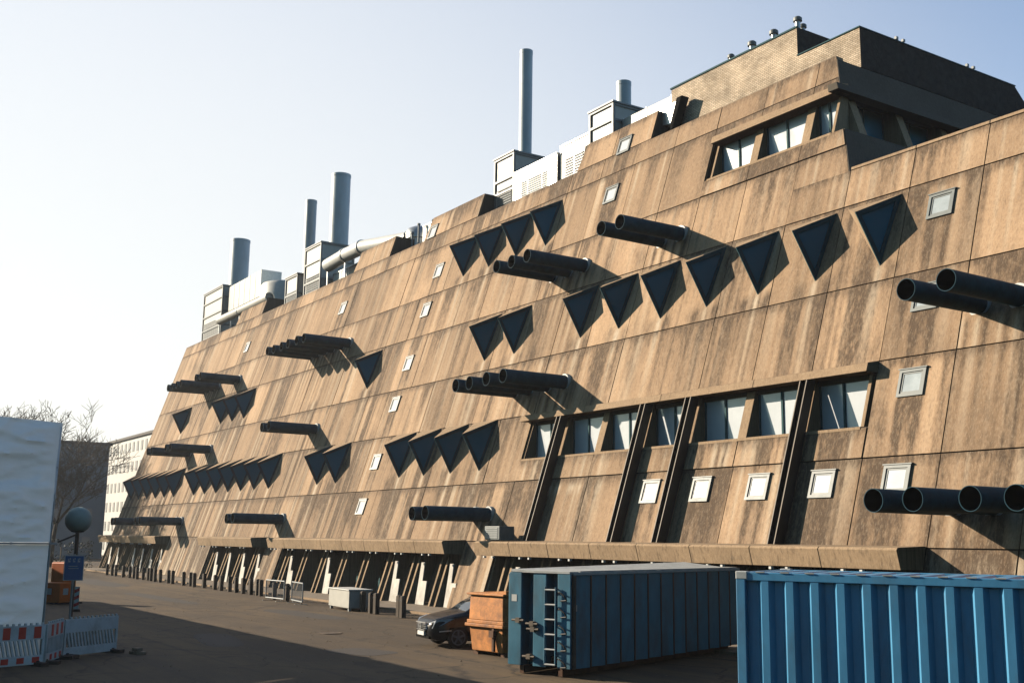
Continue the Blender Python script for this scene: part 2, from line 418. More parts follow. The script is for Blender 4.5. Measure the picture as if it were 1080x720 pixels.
# bays by joint row: apex z, module index
BAYS = {12.87:[0,1,2,3,4,5,6,8,9,14,22,23,24,28,17], 18.97:[8,9,10,11], 6.70:[8,9,10,11,14,15,18,19,20,21,22,23,24,26,27,28,29,30,31]}
WINS = [(0,14.62),(0,11.3),(0,8.41),(0,5.32),(1,5.27),(2,5.27),(3,5.27),(4,5.27),(7,23.42),(7,20.62),(14,23.5),
        (13,20.1),(13,17.45),(13,13.95),(13,11.35),(13,7.8),(13,5.14),(18,20.13),(25,20.0),(-4,14.62),(-4,8.4)]
WX = lambda k: J(k)-1.46
RAISED = [(-101.9,-95.0),(-75.6,-69.6),(-64.4,-57.4),(-47.0,-40.75)]
PIPES = {16.83:[-37.65,-36.33,-46.24,-44.90,-43.5,-78.15,-76.9,-75.4,-74.1,-72.5,-71.25,-103.75,-102.45,-101.0,-99.7,-95.35,-94.05],
         10.68:[-46.7,-45.38,-43.85,-42.4,-101.8,-100.5,-96.1,-94.8,-73.1,-71.85,-20.45,-19.1],
         4.50:[-47.1,-45.82,-73.5,-72.25,-104.7,-103.4,-96.6,-95.25,-20.35,-19.05,-17.35,-16.1]}

def sm(x): return np.clip(x,0,1)
def n1(x, seed):
    x = np.asarray(x, float)+seed*17.31
    i = np.floor(x); fr = x-i; fr = fr*fr*(3-2*fr)
    h = lambda j: np.mod(np.sin(j*127.1+311.7)*43758.5453, 1.0)
    return h(i)*(1-fr)+h(i+1)*fr
def weather(x, z, ztop, tone):
    """dark stain, pale wash and tone at facade points"""
    drop = ztop-z
    hgt = sm((22-z)/16)
    left = sm((-x-45)/45)
    s1 = n1(x*.9, 1+round(ztop))*.5+n1(x*2.7, 5+round(ztop))*.3+n1(x*7.5, 9+round(ztop*3))*.2
    rows = n1(x*1.7, 3)*.5+n1(x*6.1, 4)*.5          # streaks that run on through all panels
    dark = sm((s1-.50)*3.0)*np.exp(-drop/(.7+2.6*n1(x*1.3,7)))*.85
    dark += sm((rows-.60)*3.2)*.62*(.30+.70*hgt)
    dark += np.exp(-drop/.10)*.35+np.exp(-drop/.5)*.16*n1(x*4,2)
    pale = sm((n1(x*3.9, 21+round(ztop))-.70)*4)*np.exp(-drop/2.2)*.55
    pale += sm((n1(x*5.3, 33)-.72)*4.5)*(.22+.75*left)*(.25+.75*hgt)*.8
    for (k,wz) in WINS:                              # run-off below every small window
        dx = x-WX(k); below = (wz-.42)-z
        on = (below > 0)*np.exp(-np.maximum(below,0)/(2.1))*(below < 4.2)
        dark += on*(np.exp(-((np.abs(dx)-.36)/.13)**2)*.85+np.exp(-(dx/.34)**2)*.42)
    for z0, ks in BAYS.items():
        for k in ks:
            xc = J(k)-3.65; below = z0-z
            on = (below > -.1)*np.exp(-np.maximum(below,0)/(1.9+1.4*left))*(below < 6)
            pale += on*np.exp(-((x-xc+.02)/.15)**2)*1.0
            dark += on*(np.exp(-((x-xc-.55)/.3)**2)*.55+np.exp(-((x-xc+.62)/.34)**2)*.45)
    for z0, xs in PIPES.items():
        for px in xs:
            below = z0-.3-z; on = (below > 0)*np.exp(-np.maximum(below,0)/2.6)*(below < 6)
            dx = x-px
            dark += on*(np.exp(-((dx-.3)/.12)**2)*.7+np.exp(-((dx+.34)/.1)**2)*.6)
            pale += on*(np.exp(-(dx/.09)**2)*.6+np.exp(-((dx+.55)/.08)**2)*.5)
    pj = np.floor((x+21.05)/2.92); hsh = np.mod(np.sin(pj*91.7+round(ztop*7)*13.3)*4373.1,1.0)
    dark *= .62+.85*hsh; pale *= .7+.7*np.mod(hsh*7.3,1.0)
    blotch = sm((n1(x*.45,61+round(ztop))*.6+n1(x*1.1+z*.3,71)*.4-.55)*4)*n1(z*.9+x*.2,81)
    dark += blotch*.45
    wl = ((x > -42) & (x < -37.5) & (z > 5.0) & (z < 6.0)); pale += wl*sm((n1(x*4.1,91)-.35)*3)*sm((z-5.05-.5*n1(x*6,92))*3)*.9
    low = (z < 3.2); pale += low*sm((n1(x*2.3,95)-.55)*5)*.75; dark += low*sm((n1(x*3.1,96)-.5)*4)*.5
    # right-hand part is darker low down
    dark += sm((9.3-z)/6)*sm((x+30)/12)*(.18+.5*sm((n1(x*1.9,55)-.45)*3))
    dark += sm((12-z)/9)*sm((-x-45)/60)*.10
    return sm(dark*1.45), sm(pale*1.25), np.full_like(x, tone)

class Panels:
    def __init__(s): s.v=[]; s.f=[]; s.c=[]; s.n=0
    def add(s, x0, x1, z0, z1, out=0., X0=None, X1=None, ztop=None, g=.018):
        """panel between x0<x1 at z0 and X0<X1 at z1, gap g around, subdivided to carry its weathering"""
        X0 = x0 if X0 is None else X0; X1 = x1 if X1 is None else X1
        x0 += g; x1 -= g; X0 += g; X1 -= g; z0 += g*1.2; z1 -= g*1.2
        nu = max(2, int((x1-x0)/.075)); nv = max(2, int((z1-z0)/.35))
        U, V = np.meshgrid(np.linspace(0,1,nu+1), np.linspace(0,1,nv+1), indexing='ij')
        xa = (x0+(x1-x0)*U)*(1-V)+(X0+(X1-X0)*U)*V; za = z0+(z1-z0)*V
        d, p, t = weather(xa, za, z1 if ztop is None else ztop, rnd.random())
        jit = rnd.uniform(-.012,.012)
        y = YB+za/TN-out+jit
        P = np.stack([xa,y,za],-1).reshape(-1,3); i = s.n
        s.v.append(P); s.c.append(np.stack([d,p,t,np.ones_like(d)],-1).reshape(-1,4)); s.n += len(P)
        a = np.arange(nu)[:,None]*(nv+1)+np.arange(nv)[None,:]+i
        s.f.append(np.stack([a,a+nv+1,a+nv+2,a+1],-1).reshape(-1,4))
        # returns into the joint
        ring = [(0,0),(nu,0),(nu,nv),(0,nv)]
        idx = [r[0]*(nv+1)+r[1] for r in ring]
        back = P[idx]+np.array([0,.12,-.0]); fr = P[idx]; j = s.n
        s.v.append(np.concatenate([fr,back])); s.c.append(np.tile([.6,0,.3,1],(8,1))); s.n += 8
        s.f.append(np.array([[j+k,j+4+k,j+4+(k+1)%4,j+(k+1)%4] for k in range(4)]))
    def build(s, name, m, parent):
        V = np.concatenate(s.v)-np.array(parent.location); F = np.concatenate(s.f)
        me = bpy.data.meshes.new(name); me.from_pydata(V.tolist(), [], F.tolist()); me.materials.append(m)
        ca = me.color_attributes.new('weather','FLOAT_COLOR','POINT')
        ca.data.foreach_set('color', np.concatenate(s.c).astype(np.float32).ravel())
        me.update(); return link(name, me, parent)

P = Panels()
XR = J(-8)
def in_ranges(a, b, rs): return any(a < r1-.2 and b > r0+.2 for r0, r1 in rs)
GAPS = [(J(9),J(8)),(J(18),J(17)),(J(26),J(22))]
for k in range(-8, 33):
    a, b = J(k+1), J(k)
    right = b > J(2)+.1
    # ground-storey slabs in the plane of the facade
    if b > J(0)+.1 or in_ranges(a,b,GAPS): P.add(a,b,.09,3.24)
    P.add(a,b,3.24,6.05)
    rib = 1 <= k <= 7
    if rib: P.add(a,b,6.05,7.08, out=.05)
    else: P.add(a,b,6.05,9.3)
    P.add(a,b,9.3,12.27); P.add(a,b,12.27,15.65)
    if right:
        P.add(a,b,15.65,17.2)
    else:
        top = 18.45
        e = k == 2
        (P.add(a,b,15.65,17.2,g=.0179), P.add(a,edge(17.2),17.16,18.45,X1=edge(18.45))) if e else P.add(a,b,15.65,18.45)
        urib = 2 <= k <= 4
        def pe(z0,z1,out=0.):
            if b < edge(z1)+.0 and not e and b < edge(z1): P.add(a,b,z0,z1,out)
            else: P.add(a, min(b,edge(z0)), z0, z1, out, X1=min(b,edge(z1)))
        if urib: pe(18.45,19.25,.05); pe(21.25,21.9); pe(21.9,23.08)
        else:
            pe(18.45,21.9); pe(21.9,23.08)
for a, b in RAISED:
    n = max(1, round((b-a)/2.92))
    for q in range(n): P.add(a+(b-a)*q/n, a+(b-a)*(q+1)/n, 23.08, 24.7, X0=(a+(b-a)*q/n)+(.35 if q == 0 else 0), X1=None)
P.build('facade_panel', M['concrete'], bld)

# body behind the panels: joint backing, roofs, ends
def slope_box(mb, x0, x1, z0, z1, back, inset=.09, x0t=None, x1t=None, m=0):
    x0t = x0 if x0t is None else x0t; x1t = x1 if x1t is None else x1t
    A = lambda x,z: (x, YB+z/TN+inset, z)
    mb.hexa([A(x0,z0),A(x1,z0),(x1,back,z0),(x0,back,z0),A(x0t,z1),A(x1t,z1),(x1t,back,z1),(x0t,back,z1)], m)
body = MB()
BK = 64
slope_box(body, XL+.05, XR-.05, 3.05, 7.10, BK)
slope_box(body, XL+.05, J(8)-.05, 7.10, 8.95, BK); slope_box(body, J(1)+.02, XR-.05, 7.10, 8.95, BK)
body.box(J(8)-.05, J(1)+.02, 30.45, BK, 7.10, 8.95)
slope_box(body, XL+.05, XR-.05, 8.95, 15.7, BK)
slope_box(body, XL+.05, XR-.05, 15.7, 16.75, BK)
body.hexa([(XL+.05,YB+16.75/TN+.09,16.75),(edge(16.75)-.05,YB+16.75/TN+.09,16.75),(edge(16.75)-.05,BK,16.75),(XL+.05,BK,16.75),
           (XL+.05,YB+19.27/TN+.09,19.27),(edge(19.27)-.05,YB+19.27/TN+.09,19.27),(edge(19.27)-.05,BK,19.27),(XL+.05,BK,19.27)])
slope_box(body, XL+.05, J(5)-.05, 19.27, 21.2, BK)
body.box(J(5)-.05, -29.5, 34.2, BK, 19.27, 21.2)
body.hexa([(XL+.05,YB+21.2/TN+.09,21.2),(edge(21.2)-.05,YB+21.2/TN+.09,21.2),(edge(21.2)-.05,BK,21.2),(XL+.05,BK,21.2),
           (XL+.05,YB+22.9/TN+.09,22.9),(edge(22.9)-.05,YB+22.9/TN+.09,22.9),(edge(22.9)-.05,BK,22.9),(XL+.05,BK,22.9)])
obj('wall', body, M['groove'], bld, world=True)
# left gable: a plain concrete skin
gl = MB(); gl.hexa([(XL-.02,YB+.0,0),(XL+.06,YB+.0,0),(XL+.06,BK,0),(XL-.02,BK,0),(XL-.02,YB+23.08/TN,23.08),(XL+.06,YB+23.08/TN,23.08),(XL+.06,BK,23.08),(XL-.02,BK,23.08)])
obj('gable_wall', gl, M['concrete_plain'], bld, world=True)
# right end of the upper block, in shade: lower wall, spandrel
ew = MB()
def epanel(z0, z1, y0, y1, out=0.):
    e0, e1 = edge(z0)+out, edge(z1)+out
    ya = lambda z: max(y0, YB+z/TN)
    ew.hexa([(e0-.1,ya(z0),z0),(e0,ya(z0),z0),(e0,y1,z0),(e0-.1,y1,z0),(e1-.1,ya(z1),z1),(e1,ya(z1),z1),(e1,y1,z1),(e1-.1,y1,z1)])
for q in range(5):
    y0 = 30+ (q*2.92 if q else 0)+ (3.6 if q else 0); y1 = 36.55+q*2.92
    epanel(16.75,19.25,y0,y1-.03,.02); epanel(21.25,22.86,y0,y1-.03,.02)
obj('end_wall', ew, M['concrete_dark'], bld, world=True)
# roofs
rf = MB(); rf.box(XL+.2, -29.2, YB+22.9/TN+.3, BK-.1, 22.9, 22.95); obj('roof', rf, M['roof'], bld, world=True)
rf = MB(); rf.box(-26.8, XR-.1, YB+16.75/TN+.3, BK-.1, 16.75, 16.8); obj('terrace', rf, M['roof'], bld, world=True)
# parapets: coping of the terrace, thickness behind the panel edges
cp = MB()
for k in range(-8, 2):
    a, b = J(k+1)+.015, J(k)-.015
    a0, a1 = fp(a,17.2,.04), fp(b,17.2,.04)
    cp.hexa([(a,a0[1],17.2),(b,a0[1],17.2),(b,a0[1]+.42,17.2),(a,a0[1]+.42,17.2),(a,a0[1]+.03,17.32),(b,a0[1]+.03,17.32),(b,a0[1]+.42,17.32),(a,a0[1]+.42,17.32)])
obj('coping', cp, M['concrete_plain'], bld, world=True, bevel=.015)
pp = MB()
slope_box(pp, -26.95, XR-.05, 16.8, 17.19, 33.0, inset=.06)
slope_box(pp, XL+.1, -29.0, 22.95, 23.07, 34.75, inset=.03)
obj('parapet', pp, M['concrete_plain'], bld, world=True)
for a, b in RAISED:
    rb = MB(); slope_box(rb, a+.35, b-.02, 23.07, 24.68, 43.0, inset=.05, x0t=a+.02, x1t=b-.02)
    o = obj('roof_upstand', rb, M['concrete_dark'], bld, world=True)

# ---- canopy ledge over the ground storey
LEDGE = [(J(8),J(0)),(J(17),J(9)),(J(22),J(18)),(J(33),J(26))]
for a, b in LEDGE:
    lm = MB(); n = max(1, round((b-a)/2.92))
    for q in range(n):
        x0 = a+(b-a)*q/n+.012; x1 = a+(b-a)*(q+1)/n-.012
        i = 3.26/TN; prof = [(.0,2.60),(1.17,2.62),(1.32,3.18),(1.26,3.25),(.0,3.30)]
        A = [(x0, YB+3.24/TN-o_, z) for o_, z in prof]; B = [(x1, YB+3.24/TN-o_, z) for o_, z in prof]
        A[0] = (x0, YB+2.6/TN+.02, 2.6); B[0] = (x1, YB+2.6/TN+.02, 2.6)
        s0 = len(lm.v); lm.v += A+B; k5 = 5
        for q5 in range(5): lm.f.append((s0+q5, s0+(q5+1)%5, s0+5+(q5+1)%5, s0+5+q5)); lm.m.append(0)
        lm.f.append((s0,s0+1,s0+2,s0+3,s0+4)[::-1]); lm.f.append(tuple(s0+5+q5 for q5 in range(5))); lm.m += [0,0]
    obj('canopy_ledge', lm, M['concrete_trim'], bld, world=True, bevel=.012)

# ---- ground storey: deep dark recess, pairs of leaning fins, white panels between them
fin = MB()
for dx in (-.29,.29):
    A = lambda z,o_: z/TN-o_
    fin.hexa([(dx-.075,A(.085,0),.085),(dx+.075,A(.085,0),.085),(dx+.075,A(.085,-.95),.085),(dx-.075,A(.085,-.95),.085),
              (dx-.075,A(2.62,0),2.62),(dx+.075,A(2.62,0),2.62),(dx+.075,A(2.62,-.95),2.62),(dx-.075,A(2.62,-.95),2.62)])
fin_me = fin.mesh('leaning_pillar', M['concrete_trim'])
RC = 1.9
def bwp(x,z,o_=0): return (x, YB+z/TN+RC-o_, z)
def leaf(w, h, y, m, skew=0.):
    d = MB(); d.hexa([(-w/2,y,.09),(w/2,y,.09),(w/2,y+.06,.09),(-w/2,y+.06,.09),(-w/2+skew,y+h*.12,h),(w/2-.0,y+h*.12,h),(w/2,y+h*.12+.06,h),(-w/2+skew,y+h*.12+.06,h)])
    return d
tall_me = leaf(.46,2.15,.30,0,.12).mesh('white_panel', M['offwhite']); low_me = leaf(.62,1.25,.22,0,.10).mesh('white_panel', M['offwhite'])
door = MB(); door.box(-.5,.5,-.04,.02,.09,2.2); door_me = door.mesh('door', M['frame_dark'])
bracket = MB(); bracket.box(-.05,.05,-.06,.06,-.05,.03); br_me = bracket.mesh('canopy_fixing', M['white'])
def part(name, me, x, y, z): return link(name, me, bld, (x-BL[0], y-BL[1], z-BL[2]))
for si, (a, b) in enumerate(LEDGE):
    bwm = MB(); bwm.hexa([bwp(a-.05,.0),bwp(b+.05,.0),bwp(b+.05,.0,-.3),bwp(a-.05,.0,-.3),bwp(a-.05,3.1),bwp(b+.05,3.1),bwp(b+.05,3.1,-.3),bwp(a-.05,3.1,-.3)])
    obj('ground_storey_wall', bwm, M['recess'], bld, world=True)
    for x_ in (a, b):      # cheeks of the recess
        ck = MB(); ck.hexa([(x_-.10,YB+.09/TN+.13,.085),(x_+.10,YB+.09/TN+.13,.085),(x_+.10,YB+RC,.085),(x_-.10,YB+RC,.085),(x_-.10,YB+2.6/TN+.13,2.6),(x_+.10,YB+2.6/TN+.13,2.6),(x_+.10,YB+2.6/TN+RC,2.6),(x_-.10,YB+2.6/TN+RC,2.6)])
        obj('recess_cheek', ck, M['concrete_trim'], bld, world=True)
    n = round((b-a)/2.92)
    for q in range(n):
        xc = a+(b-a)*(q+.5)/n
        part('leaning_pillar', fin_me, xc, YB, 0)
        if rnd.random() < .85:
            part('white_panel', tall_me, xc+.95, YB, 0); part('white_panel', low_me, xc+1.45, YB, 0) if rnd.random() < .8 else None
        else: part('door', door_me, xc-1.1, YB+RC-.02, 0)
        for d in (-.55,.15): part('canopy_fixing', br_me, xc+d, YB+2.6/TN-1.05, 2.57)

# ---- ribbon windows
def ribbon(z0, z1, xs, yp, first_end, last_end):
    """xs: pier centres, yp: Y of the vertical glazing"""
    yf = lambda z, o_=0: YB+z/TN-o_
    sl = MB(); x0, x1 = xs[0], xs[-1]
    sl.hexa([(x0,yf(z0-.05,.08),z0-.1),(x1,yf(z0-.05,.08),z0-.1),(x1,yp+.3,z0-.1),(x0,yp+.3,z0-.1),(x0,yf(z0,.08),z0),(x1,yf(z0,.08),z0),(x1,yp+.3,z0+.03),(x0,yp+.3,z0+.03)])
    obj('window_sill', sl, M['concrete_plain'], bld, world=True)
    for i, x in enumerate(xs):
        w0, w1 = (-.22,.22)
        if i == 0: w0, w1 = 0, .12
        if i == len(xs)-1: w0, w1 = -.14, -.0
        pm = MB(); pm.hexa([(x+w0,yf(z0,-.10),z0),(x+w1,yf(z0,-.10),z0),(x+w1,yp+.2,z0),(x+w0,yp+.2,z0),(x+w0,yf(z1,-.10),z1),(x+w1,yf(z1,-.10),z1),(x+w1,yp+.2,z1),(x+w0,yp+.2,z1)])
        obj('window_pier', pm, M['concrete_plain'], bld, world=True, bevel=.01)
        if i+1 < len(xs):
            a, b = x+(.12 if i == 0 else .22), xs[i+1]-(.14 if i+1 == len(xs)-1 else .22)
            fm = MB(); t = .07; mid = a+(b-a)*.47
            for (u0,u1,v0,v1) in ((a,b,z0+.03,z0+.03+t),(a,b,z1-t,z1),(a,a+t,z0+.03+t,z1-t),(b-t,b,z0+.03+t,z1-t),(mid-.045,mid+.045,z0+.03+t,z1-t)):
                fm.box(u0,u1,yp-.06,yp+.02,v0,v1)
            wf = obj('ribbon_window', fm, M['frame_dark'], bld, world=True)
            for (u0,u1) in ((a+t,mid-.045),(mid+.045,b-t)):
                pn = MB(); pn.box(u0,u1,yp-.012,yp+.03,z0+.03+t,z1-t)
                pn.v = [(X-BL[0],Y-BL[1],Z) for X,Y,Z in pn.v]
                obj('pane', pn, M['blind'], wf)
ribbon(7.10, 8.95, [J(8)]+[J(k) for k in (7,6,5,4,3,2)]+[J(1)-.25], 30.05, 0, 0)
ribbon(19.27, 21.2, [J(5)+.25,J(4),J(3),-28.30], 33.92, 0, 0)
def hood(name, x0, x1, z0, z1, o_, band=None):
    h = MB(); n = max(1, round((x1-x0)/5.84))
    for q in range(n):
        a = x0+(x1-x0)*q/n+.01; b = x0+(x1-x0)*(q+1)/n-.01
        Y = lambda z, d: YB+z/TN-d
        h.hexa([(a,Y(z0,o_),z0),(b,Y(z0,o_),z0),(b,Y(z0,-.3),z0),(a,Y(z0,-.3),z0),(a,Y(z1,o_-.0),z1-.05),(b,Y(z1,o_-.0),z1-.05),(b,Y(z1,-.05),z1+.05),(a,Y(z1,-.05),z1+.05)])
    return obj(name, h, M['concrete_plain'], bld, world=True, bevel=.012)
hood('window_hood', J(8)-.3, J(1)-.02, 8.92, 9.26, .52)
hood('window_hood', J(5)+.3, -28.0, 20.95, 21.35, .42)
lint = MB(); lint.box(J(8)-.05,J(1)+.02,29.95,30.4,8.75,8.98); obj('lintel', lint, M['concrete_dark'], bld, world=True)
# end ribbon of the upper block (shade side)
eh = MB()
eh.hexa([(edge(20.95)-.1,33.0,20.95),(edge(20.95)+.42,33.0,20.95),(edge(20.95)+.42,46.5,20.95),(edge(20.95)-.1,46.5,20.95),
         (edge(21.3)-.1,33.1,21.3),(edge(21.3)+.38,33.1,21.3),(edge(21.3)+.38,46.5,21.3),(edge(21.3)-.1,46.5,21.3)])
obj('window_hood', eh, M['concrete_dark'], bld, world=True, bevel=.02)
for q in range(5):
    yc = 34.4+q*2.92
    pm = MB(); pm.hexa([(-29.4,yc-.22,19.25),(edge(19.25)-.12,yc-.22,19.25),(edge(19.25)-.12,yc+.22,19.25),(-29.4,yc+.22,19.25),(-29.4,yc-.22,21.2),(edge(21.2)-.12,yc-.22,21.2),(edge(21.2)-.12,yc+.22,21.2),(-29.4,yc+.22,21.2)])
    obj('window_pier', pm, M['concrete_plain'], bld, world=True)
    if q < 4:
        y0, y1 = yc+.22, yc+2.70; mid = (y0+y1)/2; fm = MB()
        for (u0,u1,v0,v1) in ((y0,y1,19.28,19.36),(y0,y1,21.1,21.18),(y0,y0+.07,19.36,21.1),(y1-.07,y1,19.36,21.1),(mid-.04,mid+.04,19.36,21.1)): fm.box(-29.06,-28.98,u0,u1,v0,v1)
        wf = obj('ribbon_window', fm, M['frame_dark'], bld, world=True)
        for (u0,u1,mt) in ((y0+.07,mid-.04,'blind'),(mid+.04,y1-.07,'glass')):
            pn = MB(); pn.box(-29.05,-29.01,u0,u1,19.36,21.1); pn.v = [(X-BL[0],Y-BL[1],Z) for X,Y,Z in pn.v]; obj('pane', pn, M[mt], wf)
es = MB(); es.box(-29.9,-28.0,33.3,46.5,19.2,19.27); obj('window_sill', es, M['concrete_dark'], bld, world=True)

# ---- leaning steel beams in front of the ribbon
bm_ = MB()
for sgn, z0 in ((0,0),):
    for (u0,u1,o0,o1,mm) in ((-.17,-.13,.10,.55,1),(.13,.17,.10,.55,1),(-.13,.13,.30,.34,0)):
        Y = lambda z, o_: z/TN-o_
        bm_.hexa([(u0,Y(3.3,o1),3.3),(u1,Y(3.3,o1),3.3),(u1,Y(3.3,o0),3.3),(u0,Y(3.3,o0),3.3),(u0,Y(8.91,o1-.02),8.91),(u1,Y(8.91,o1-.02),8.91),(u1,Y(8.91,o0),8.91),(u0,Y(8.91,o0),8.91)], 0)
    for u in (-.15,.15):
        bm_.hexa([(u-.02,Y(3.3,.556),3.3),(u+.02,Y(3.3,.556),3.3),(u+.02,Y(3.3,.551),3.3),(u-.02,Y(3.3,.551),3.3),(u-.02,Y(8.9,.536),8.9),(u+.02,Y(8.9,.536),8.9),(u+.02,Y(8.9,.531),8.9),(u-.02,Y(8.9,.531),8.9)], 1)  # paler strips paint the lit line along the flange edges
beam_me = bm_.mesh('steel_beam', [M['steel_dark'], M['steel_edge']])
for x in (J(2)+.2, J(4)+.1, J(5)+.25, J(7)+.1): part('steel_beam', beam_me, x, YB, 0)

# ---- triangular bays: apex out to the left, glazed side turned to the right
A_, B_, C_, D_ = Vector((-.27,1.83/TN-1.44,1.83)), Vector((.40,2.63/TN,2.63)), Vector((0,0,0)), Vector((-1.95,2.63/TN,2.63))
nrm = (B_-A_).cross(C_-A_).normalized()
if nrm.x < 0: nrm = -nrm
cen = (A_+B_+C_)/3
def inset(t, off): return [cen+(p-cen)*t+nrm*off for p in (A_,B_,C_)]
sh = MB(); back = Vector((0,.12,0))
sh.poly([A_,D_,C_]); sh.poly([A_,B_,D_]); sh.poly([C_+back,D_+back,B_+back]); sh.poly([D_,D_+back,C_+back,C_]); sh.poly([B_,B_+back,D_+back,D_]); sh.poly([C_,C_+back,B_+back,B_])
shell_me = sh.mesh('window_bay', M['concrete_trim'], fix=False)
fr_ = MB()
o0, o1, i1, i0 = inset(1,0), inset(1,.045), inset(.74,.045), inset(.74,-.05)
for k in range(3):
    l = (k+1) % 3
    fr_.poly([o0[k],o0[l],o1[l],o1[k]]); fr_.poly([o1[k],o1[l],i1[l],i1[k]]); fr_.poly([i1[k],i1[l],i0[l],i0[k]])
frame_me = fr_.mesh('bay_frame', M['frame_dark'], fix=False)
pn = MB(); ip = inset(.75,-.03); pn.poly(ip)
bay_pane_me = pn.mesh('pane', M['glass'], fix=False)
for z0, ks in BAYS.items():
    for k in ks:
        if (z0,k) == (12.87,17): continue
        s_ = part('window_bay', shell_me, J(k)-3.65, YB+z0/TN, z0)
        f2 = link('bay_frame', frame_me, s_); link('pane', bay_pane_me, s_)

# ---- small square windows
wf_ = MB()
def sw(u0,u1,v0,v1,o0,o1):
    return [(u0,v0/TN-o1,v0),(u1,v0/TN-o1,v0),(u1,v0/TN-o0,v0),(u0,v0/TN-o0,v0),(u0,v1/TN-o1,v1),(u1,v1/TN-o1,v1),(u1,v1/TN-o0,v1),(u0,v1/TN-o0,v1)]
for q in ((-.5,-.40,-.45,.45),(.40,.5,-.45,.45),(-.40,.40,-.45,-.35),(-.40,.40,.35,.45)): wf_.hexa(sw(*q,-.02,.07))
for q in ((-.40,-.33,-.35,.35),(.33,.40,-.35,.35),(-.33,.33,-.35,-.29),(-.33,.33,.29,.35)): wf_.hexa(sw(*q,-.02,.035))
wf_.hexa(sw(-.54,.54,.45,.485,-.02,.10))
win_me = wf_.mesh('small_window', M['alu'])
wp_ = MB(); wp_.hexa(sw(-.34,.34,-.30,.30,-.02,.02)); wpane_me = wp_.mesh('pane', M['skylight'])
wblind_me = wp_.mesh('pane', M['blind'])
for i, (k, wz) in enumerate(WINS):
    o = part('small_window', win_me, WX(k), YB+wz/TN, wz)
    link('pane', wpane_me if (k <= 0 and wz > 6) else wblind_me, o)

# ---- vent pipes
pm_ = MB(); L_ = 3.62; rr = .325
pm_.ring((0,-L_,0),(0,.4,0), rr, rr-.014, 28); pm_.ring((0,-L_+.012,0),(0,-1.4,0), rr-.015, rr-.02, 28, m=1); pm_.tube((0,-1.5,0),(0,-1.48,0), rr-.016, n=28, m=1)  # black liner puts the shade inside the pipe into colour
pipe_me = pm_.mesh('vent_pipe', [M['navy'], M['black']]); sharp(pipe_me, 40)
cm = MB(); cm.ring((0,-.20,0),(0,.2,0), rr+.075, rr-.01, 28); collar_me = cm.mesh('pipe_collar', M['white']); sharp(collar_me, 40)
for z0, xs in PIPES.items():
    for x in xs:
        o = part('vent_pipe', pipe_me, x, YB+(z0+.33)/TN, z0)
        o.rotation_euler = (rnd.uniform(-.006,.006),0,rnd.uniform(-.006,.006))
        link('pipe_collar', collar_me, o)

# ---- brick penthouse
bk = MB()
bk.box(-40.75,-28.87,35.7,46.6,22.9,24.66)
me = bk.mesh('brick_penthouse', [M['brick_x'], M['brick_dark'], M['roof']])
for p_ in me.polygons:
    p_.material_index = 0 if abs(p_.normal.y) > .7 else 2 if p_.normal.z > .7 else 1  # side faces take the dark brick, their shade put into the colour
me.transform(Matrix.Translation((-BL[0],-BL[1],0))); pent = link('brick_penthouse', me, bld)
bk = MB(); bk.hexa([(-40.75,35.7,24.665),(-32.3,35.7,24.665),(-32.3,41.0,24.665),(-40.75,41.0,24.665),(-40.75,35.7,25.95),(-32.3,35.7,26.05),(-32.3,41.0,26.05),(-40.75,41.0,25.95)])
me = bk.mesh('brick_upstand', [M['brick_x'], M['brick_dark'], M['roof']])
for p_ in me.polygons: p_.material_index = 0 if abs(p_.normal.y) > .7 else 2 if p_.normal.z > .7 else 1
me.transform(Matrix.Translation((-BL[0],-BL[1],0))); link('brick_upstand', me, bld)
tr = MB(); tr.box(-40.8,-32.26,35.65,35.76,26.0,26.08); tr.box(-32.3,-28.83,35.65,35.76,24.66,24.71); tr.box(-28.9,-28.83,35.76,46.6,24.66,24.71)
obj('roof_trim', tr, M['frame_dark'], bld, world=True)
# sloping far end of the dark end wall
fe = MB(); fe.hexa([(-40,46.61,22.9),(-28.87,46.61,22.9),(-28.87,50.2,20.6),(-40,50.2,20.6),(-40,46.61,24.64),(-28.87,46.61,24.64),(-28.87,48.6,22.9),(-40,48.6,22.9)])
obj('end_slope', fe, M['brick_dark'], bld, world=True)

# ------------------------------------------------------------------ rooftop plant (each stands on the roof: a thing of its own)
RZ = 22.95
def stack(x, y, r, ztop, label, cone=False):
    t = thing('exhaust_stack', label, 'chimney', (x,y,RZ), group='grey exhaust stacks on the roof')
    m = MB(); m.lathe([(r*1.02,0),(r*1.02,.35),(r,.36),(r,ztop-RZ-.25),(r*1.03,ztop-RZ-.24),(r*1.03,ztop-RZ),(r*.9,ztop-RZ),(r*.9,ztop-RZ-1.2),(0,ztop-RZ-1.2)], n=40)
    o = obj('stack_shaft', m, M['stack'], t, ang=40)
    m = MB(); m.lathe([(r*1.02,.36),(r*1.35,.36),(r*1.35,.5),(r*1.0,.5)], n=32); obj('base_flange', m, M['galv'], t, ang=40)
    m = MB()
    for q in range(1, 5):
        z = .5+(ztop-RZ-.5)*q/5; m.lathe([(r,z-.02),(r*1.012,z-.02),(r*1.012,z+.02),(r,z+.02)], n=32)
    split_obj('seam', m, M['stack'], t, ang=40)
stack(-116.0+1.6, 38.5, 1.02, 34.9, 'short wide grey stack at the far left end of the roof')
stack(-94.9, 38.5, .535, 34.4, 'slim grey stack just left of the widest stack')
stack(-90.5, 39.5, .87, 35.9, 'widest tall grey stack beside the slim one')
stack(-58.5, 38.5, .43, 35.55, 'tallest thin grey stack rising behind the sun-glinting box')
stack(-50.0, 40.0, .45, 30.7, 'short grey stack nearest the brick penthouse')

